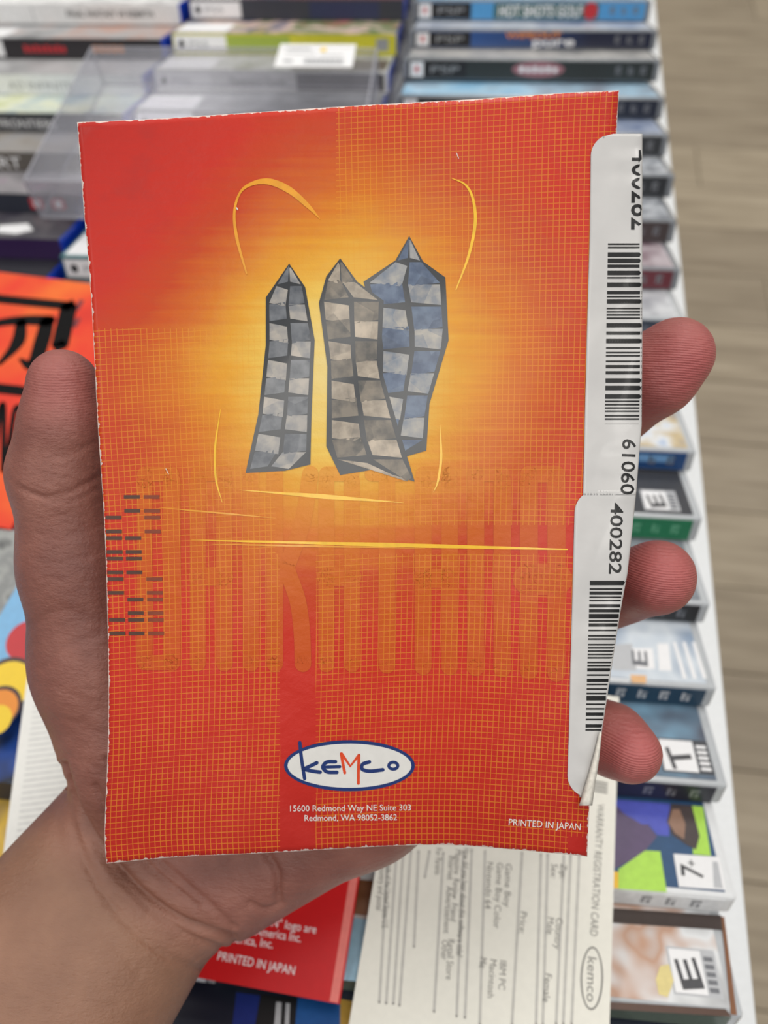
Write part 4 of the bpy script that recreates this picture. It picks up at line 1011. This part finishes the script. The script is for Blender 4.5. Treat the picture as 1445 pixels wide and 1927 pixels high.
# grey printed leaflet, leaflet with coloured balls and white text sheet below it
zq = Z_STACK + 0.0005
gr = px_sheet('grey_leaflet', (-190, 985), (62, 1000), 78, 42, 1.0, zq, art('grey_print', [rgb(78, 80, 80), rgb(150, 152, 150), rgb(120, 122, 122), rgb(168, 170, 168)], 90), 'grey printed leaflet between the orange leaflet and the coloured balls', 'booklet')
toon = px_sheet('ball_leaflet', (-66, 1268), (60, 1056), 62, 70, 1.5, zq + 0.0014, flat('sky_print', rgb(70, 150, 200), 0.35, 0.3), 'sky blue leaflet printed with red and yellow balls', 'booklet')
def toon_px(cx_, cy_, r, mat, lift):
    q = on_plane(cx_, cy_, zq + 0.0029) - toon.o; toon.put(disc2d(float(q @ toon.x) * 1000, float(q @ toon.y) * 1000, r, r, 40), mat, 'printed_ball', lift)
toon_px(52, 1205, 9.0, INKR, 0.06); toon_px(14, 1285, 11.0, flat('dark_plum_ink', rgb(60, 24, 24), 0.4), 0.08); toon_px(14, 1290, 10.2, INKY, 0.10); toon_px(0, 1330, 8.6, flat('dark_plum_ink', rgb(60, 24, 24), 0.4), 0.12); toon_px(-2, 1333, 7.6, INKO, 0.14); toon_px(-6, 1355, 6, INKY, 0.16)
zp = zq + 0.0036
wp = px_sheet('folded_text_sheet', (62, 1196), (200, 1180), 66, 100, 0.3, zp, flat('white_leaflet_paper', rgb(232, 232, 228), 0.6, 0.0, 0.02), 'white folded sheet of faint small print beneath the wrist', 'sheet')
wp.put(quads([(4 + 31 * c_, 4 + 2.2 * k, 4 + 31 * c_ + (27 if (k * 7 + c_) % 5 else 17), 4.7 + 2.2 * k) for k in range(42) for c_ in (0, 1)]), flat('faint_ink', rgb(208, 208, 206), 0.6), 'small_print')
# clear plastic box protector with a price label
def acrylic(name='clear_pet_plastic', haze=0.01):
    m, nt, b = base_mat(name)
    out = nt.nodes['Material Output']; nt.nodes.remove(b)
    t = nt.nodes.new('ShaderNodeBsdfTransparent'); t.inputs[0].default_value = (0.97, 0.97, 0.98, 1)
    g = nt.nodes.new('ShaderNodeBsdfGlossy'); g.inputs['Roughness'].default_value = 0.16; g.inputs[0].default_value = (0.9, 0.9, 0.95, 1)
    d = nt.nodes.new('ShaderNodeBsdfDiffuse'); d.inputs[0].default_value = (0.55, 0.55, 0.60, 1)
    fr = nt.nodes.new('ShaderNodeFresnel'); fr.inputs[0].default_value = 1.45
    n = noise(nt, 30, 3)
    mx0 = nt.nodes.new('ShaderNodeMixShader'); nt.links.new((V(nt, n.outputs[0]) * 0.10 + haze).s, mx0.inputs[0]); nt.links.new(t.outputs[0], mx0.inputs[1]); nt.links.new(d.outputs[0], mx0.inputs[2])
    mx = nt.nodes.new('ShaderNodeMixShader'); nt.links.new((V(nt, fr.outputs[0]) * 0.07).s, mx.inputs[0]); nt.links.new(mx0.outputs[0], mx.inputs[1]); nt.links.new(g.outputs[0], mx.inputs[2])
    nt.links.new(mx.outputs[0], out.inputs[0])
    return m
PET = acrylic(); PET_SIDE = acrylic('hazy_pet_side', 0.14); PET_EDGE = acrylic('pet_folded_edge', 0.42)
zb0 = Z_STACK + 0.0008; HB = 0.026
A_ = on_plane(80, 410, zb0)
bx = tag(empty('clear_box', A_), 'empty clear plastic box with a white price label lying on the cases', 'box')
ang = math.radians(2.5); bx.rotation_euler = (0, 0, ang)
LB, WB, tk = 0.192, 0.140, 0.0008
for nm, d_ in (('base', (0, LB, 0, WB, 0, tk)), ('lid', (0, LB, 0, WB, HB - tk, HB)), ('side', (0, tk, 0, WB, tk, HB - tk)), ('side', (LB - tk, LB, 0, WB, tk, HB - tk)), ('side', (tk, LB - tk, 0, tk, tk, HB - tk)), ('side', (tk, LB - tk, WB - tk, WB, tk, HB - tk))):
    bm_obj(nm, box_bm(*d_), PET_SIDE if nm == 'side' else PET, bx)
for ez in (0.0004, HB - 0.0004):
    for e0, e1 in (((0, 0), (LB, 0)), ((0, WB), (LB, WB)), ((0, 0), (0, WB)), ((LB, 0), (LB, WB))):
        bm_obj('edge', box_bm(min(e0[0], e1[0]) - 0.0006, max(e0[0], e1[0]) + 0.0006, min(e0[1], e1[1]) - 0.0006, max(e0[1], e1[1]) + 0.0006, ez - 0.0004, ez + 0.0006, 0.0003, 1), PET_EDGE, bx)
for ex_ in (0, LB):
    for ey_ in (0, WB): bm_obj('edge', box_bm(ex_ - 0.0006, ex_ + 0.0006, ey_ - 0.0006, ey_ + 0.0006, 0.001, HB - 0.001), PET_EDGE, bx)
def box_lid(px, py):
    q = on_plane(px, py, zb0 + HB) - A_; c_, s_ = math.cos(ang), math.sin(ang)
    return np.array([c_ * q[0] + s_ * q[1], -s_ * q[0] + c_ * q[1]])
l0 = box_lid(516, 126); l1 = box_lid(682, 84)
bm_obj('price_label', box_bm(l0[0], l1[0] - 0.004, l0[1], l1[1], HB, HB + 0.0002, 0.0), INKW, bx)
wl, hl = l1[0] - 0.004 - l0[0], l1[1] - l0[1]
def lab_rect(rs, mat, nm):
    v, f = quads(rs); p = np.stack([l0[0] + v[:, 0] * wl, l0[1] + v[:, 1] * hl, np.full(len(v), HB + 0.0003)], 1); mesh(nm, p, f, mat, bx)
lab_rect([(0.36 + 0.02 * k, 0.12, 0.37 + 0.02 * k + (0.006 if k % 3 else 0), 0.36) for k in range(26)], INKG, 'barcode')
lab_rect([(0.1, 0.74, 0.42, 0.80), (0.1, 0.54, 0.5, 0.58), (0.56, 0.5, 0.86, 0.54), (0.1, 0.2, 0.22, 0.3)], INKG, 'small_print')
lab_rect([(0.55, 0.66, 0.62, 0.84)], INKY, 'yellow_mark')
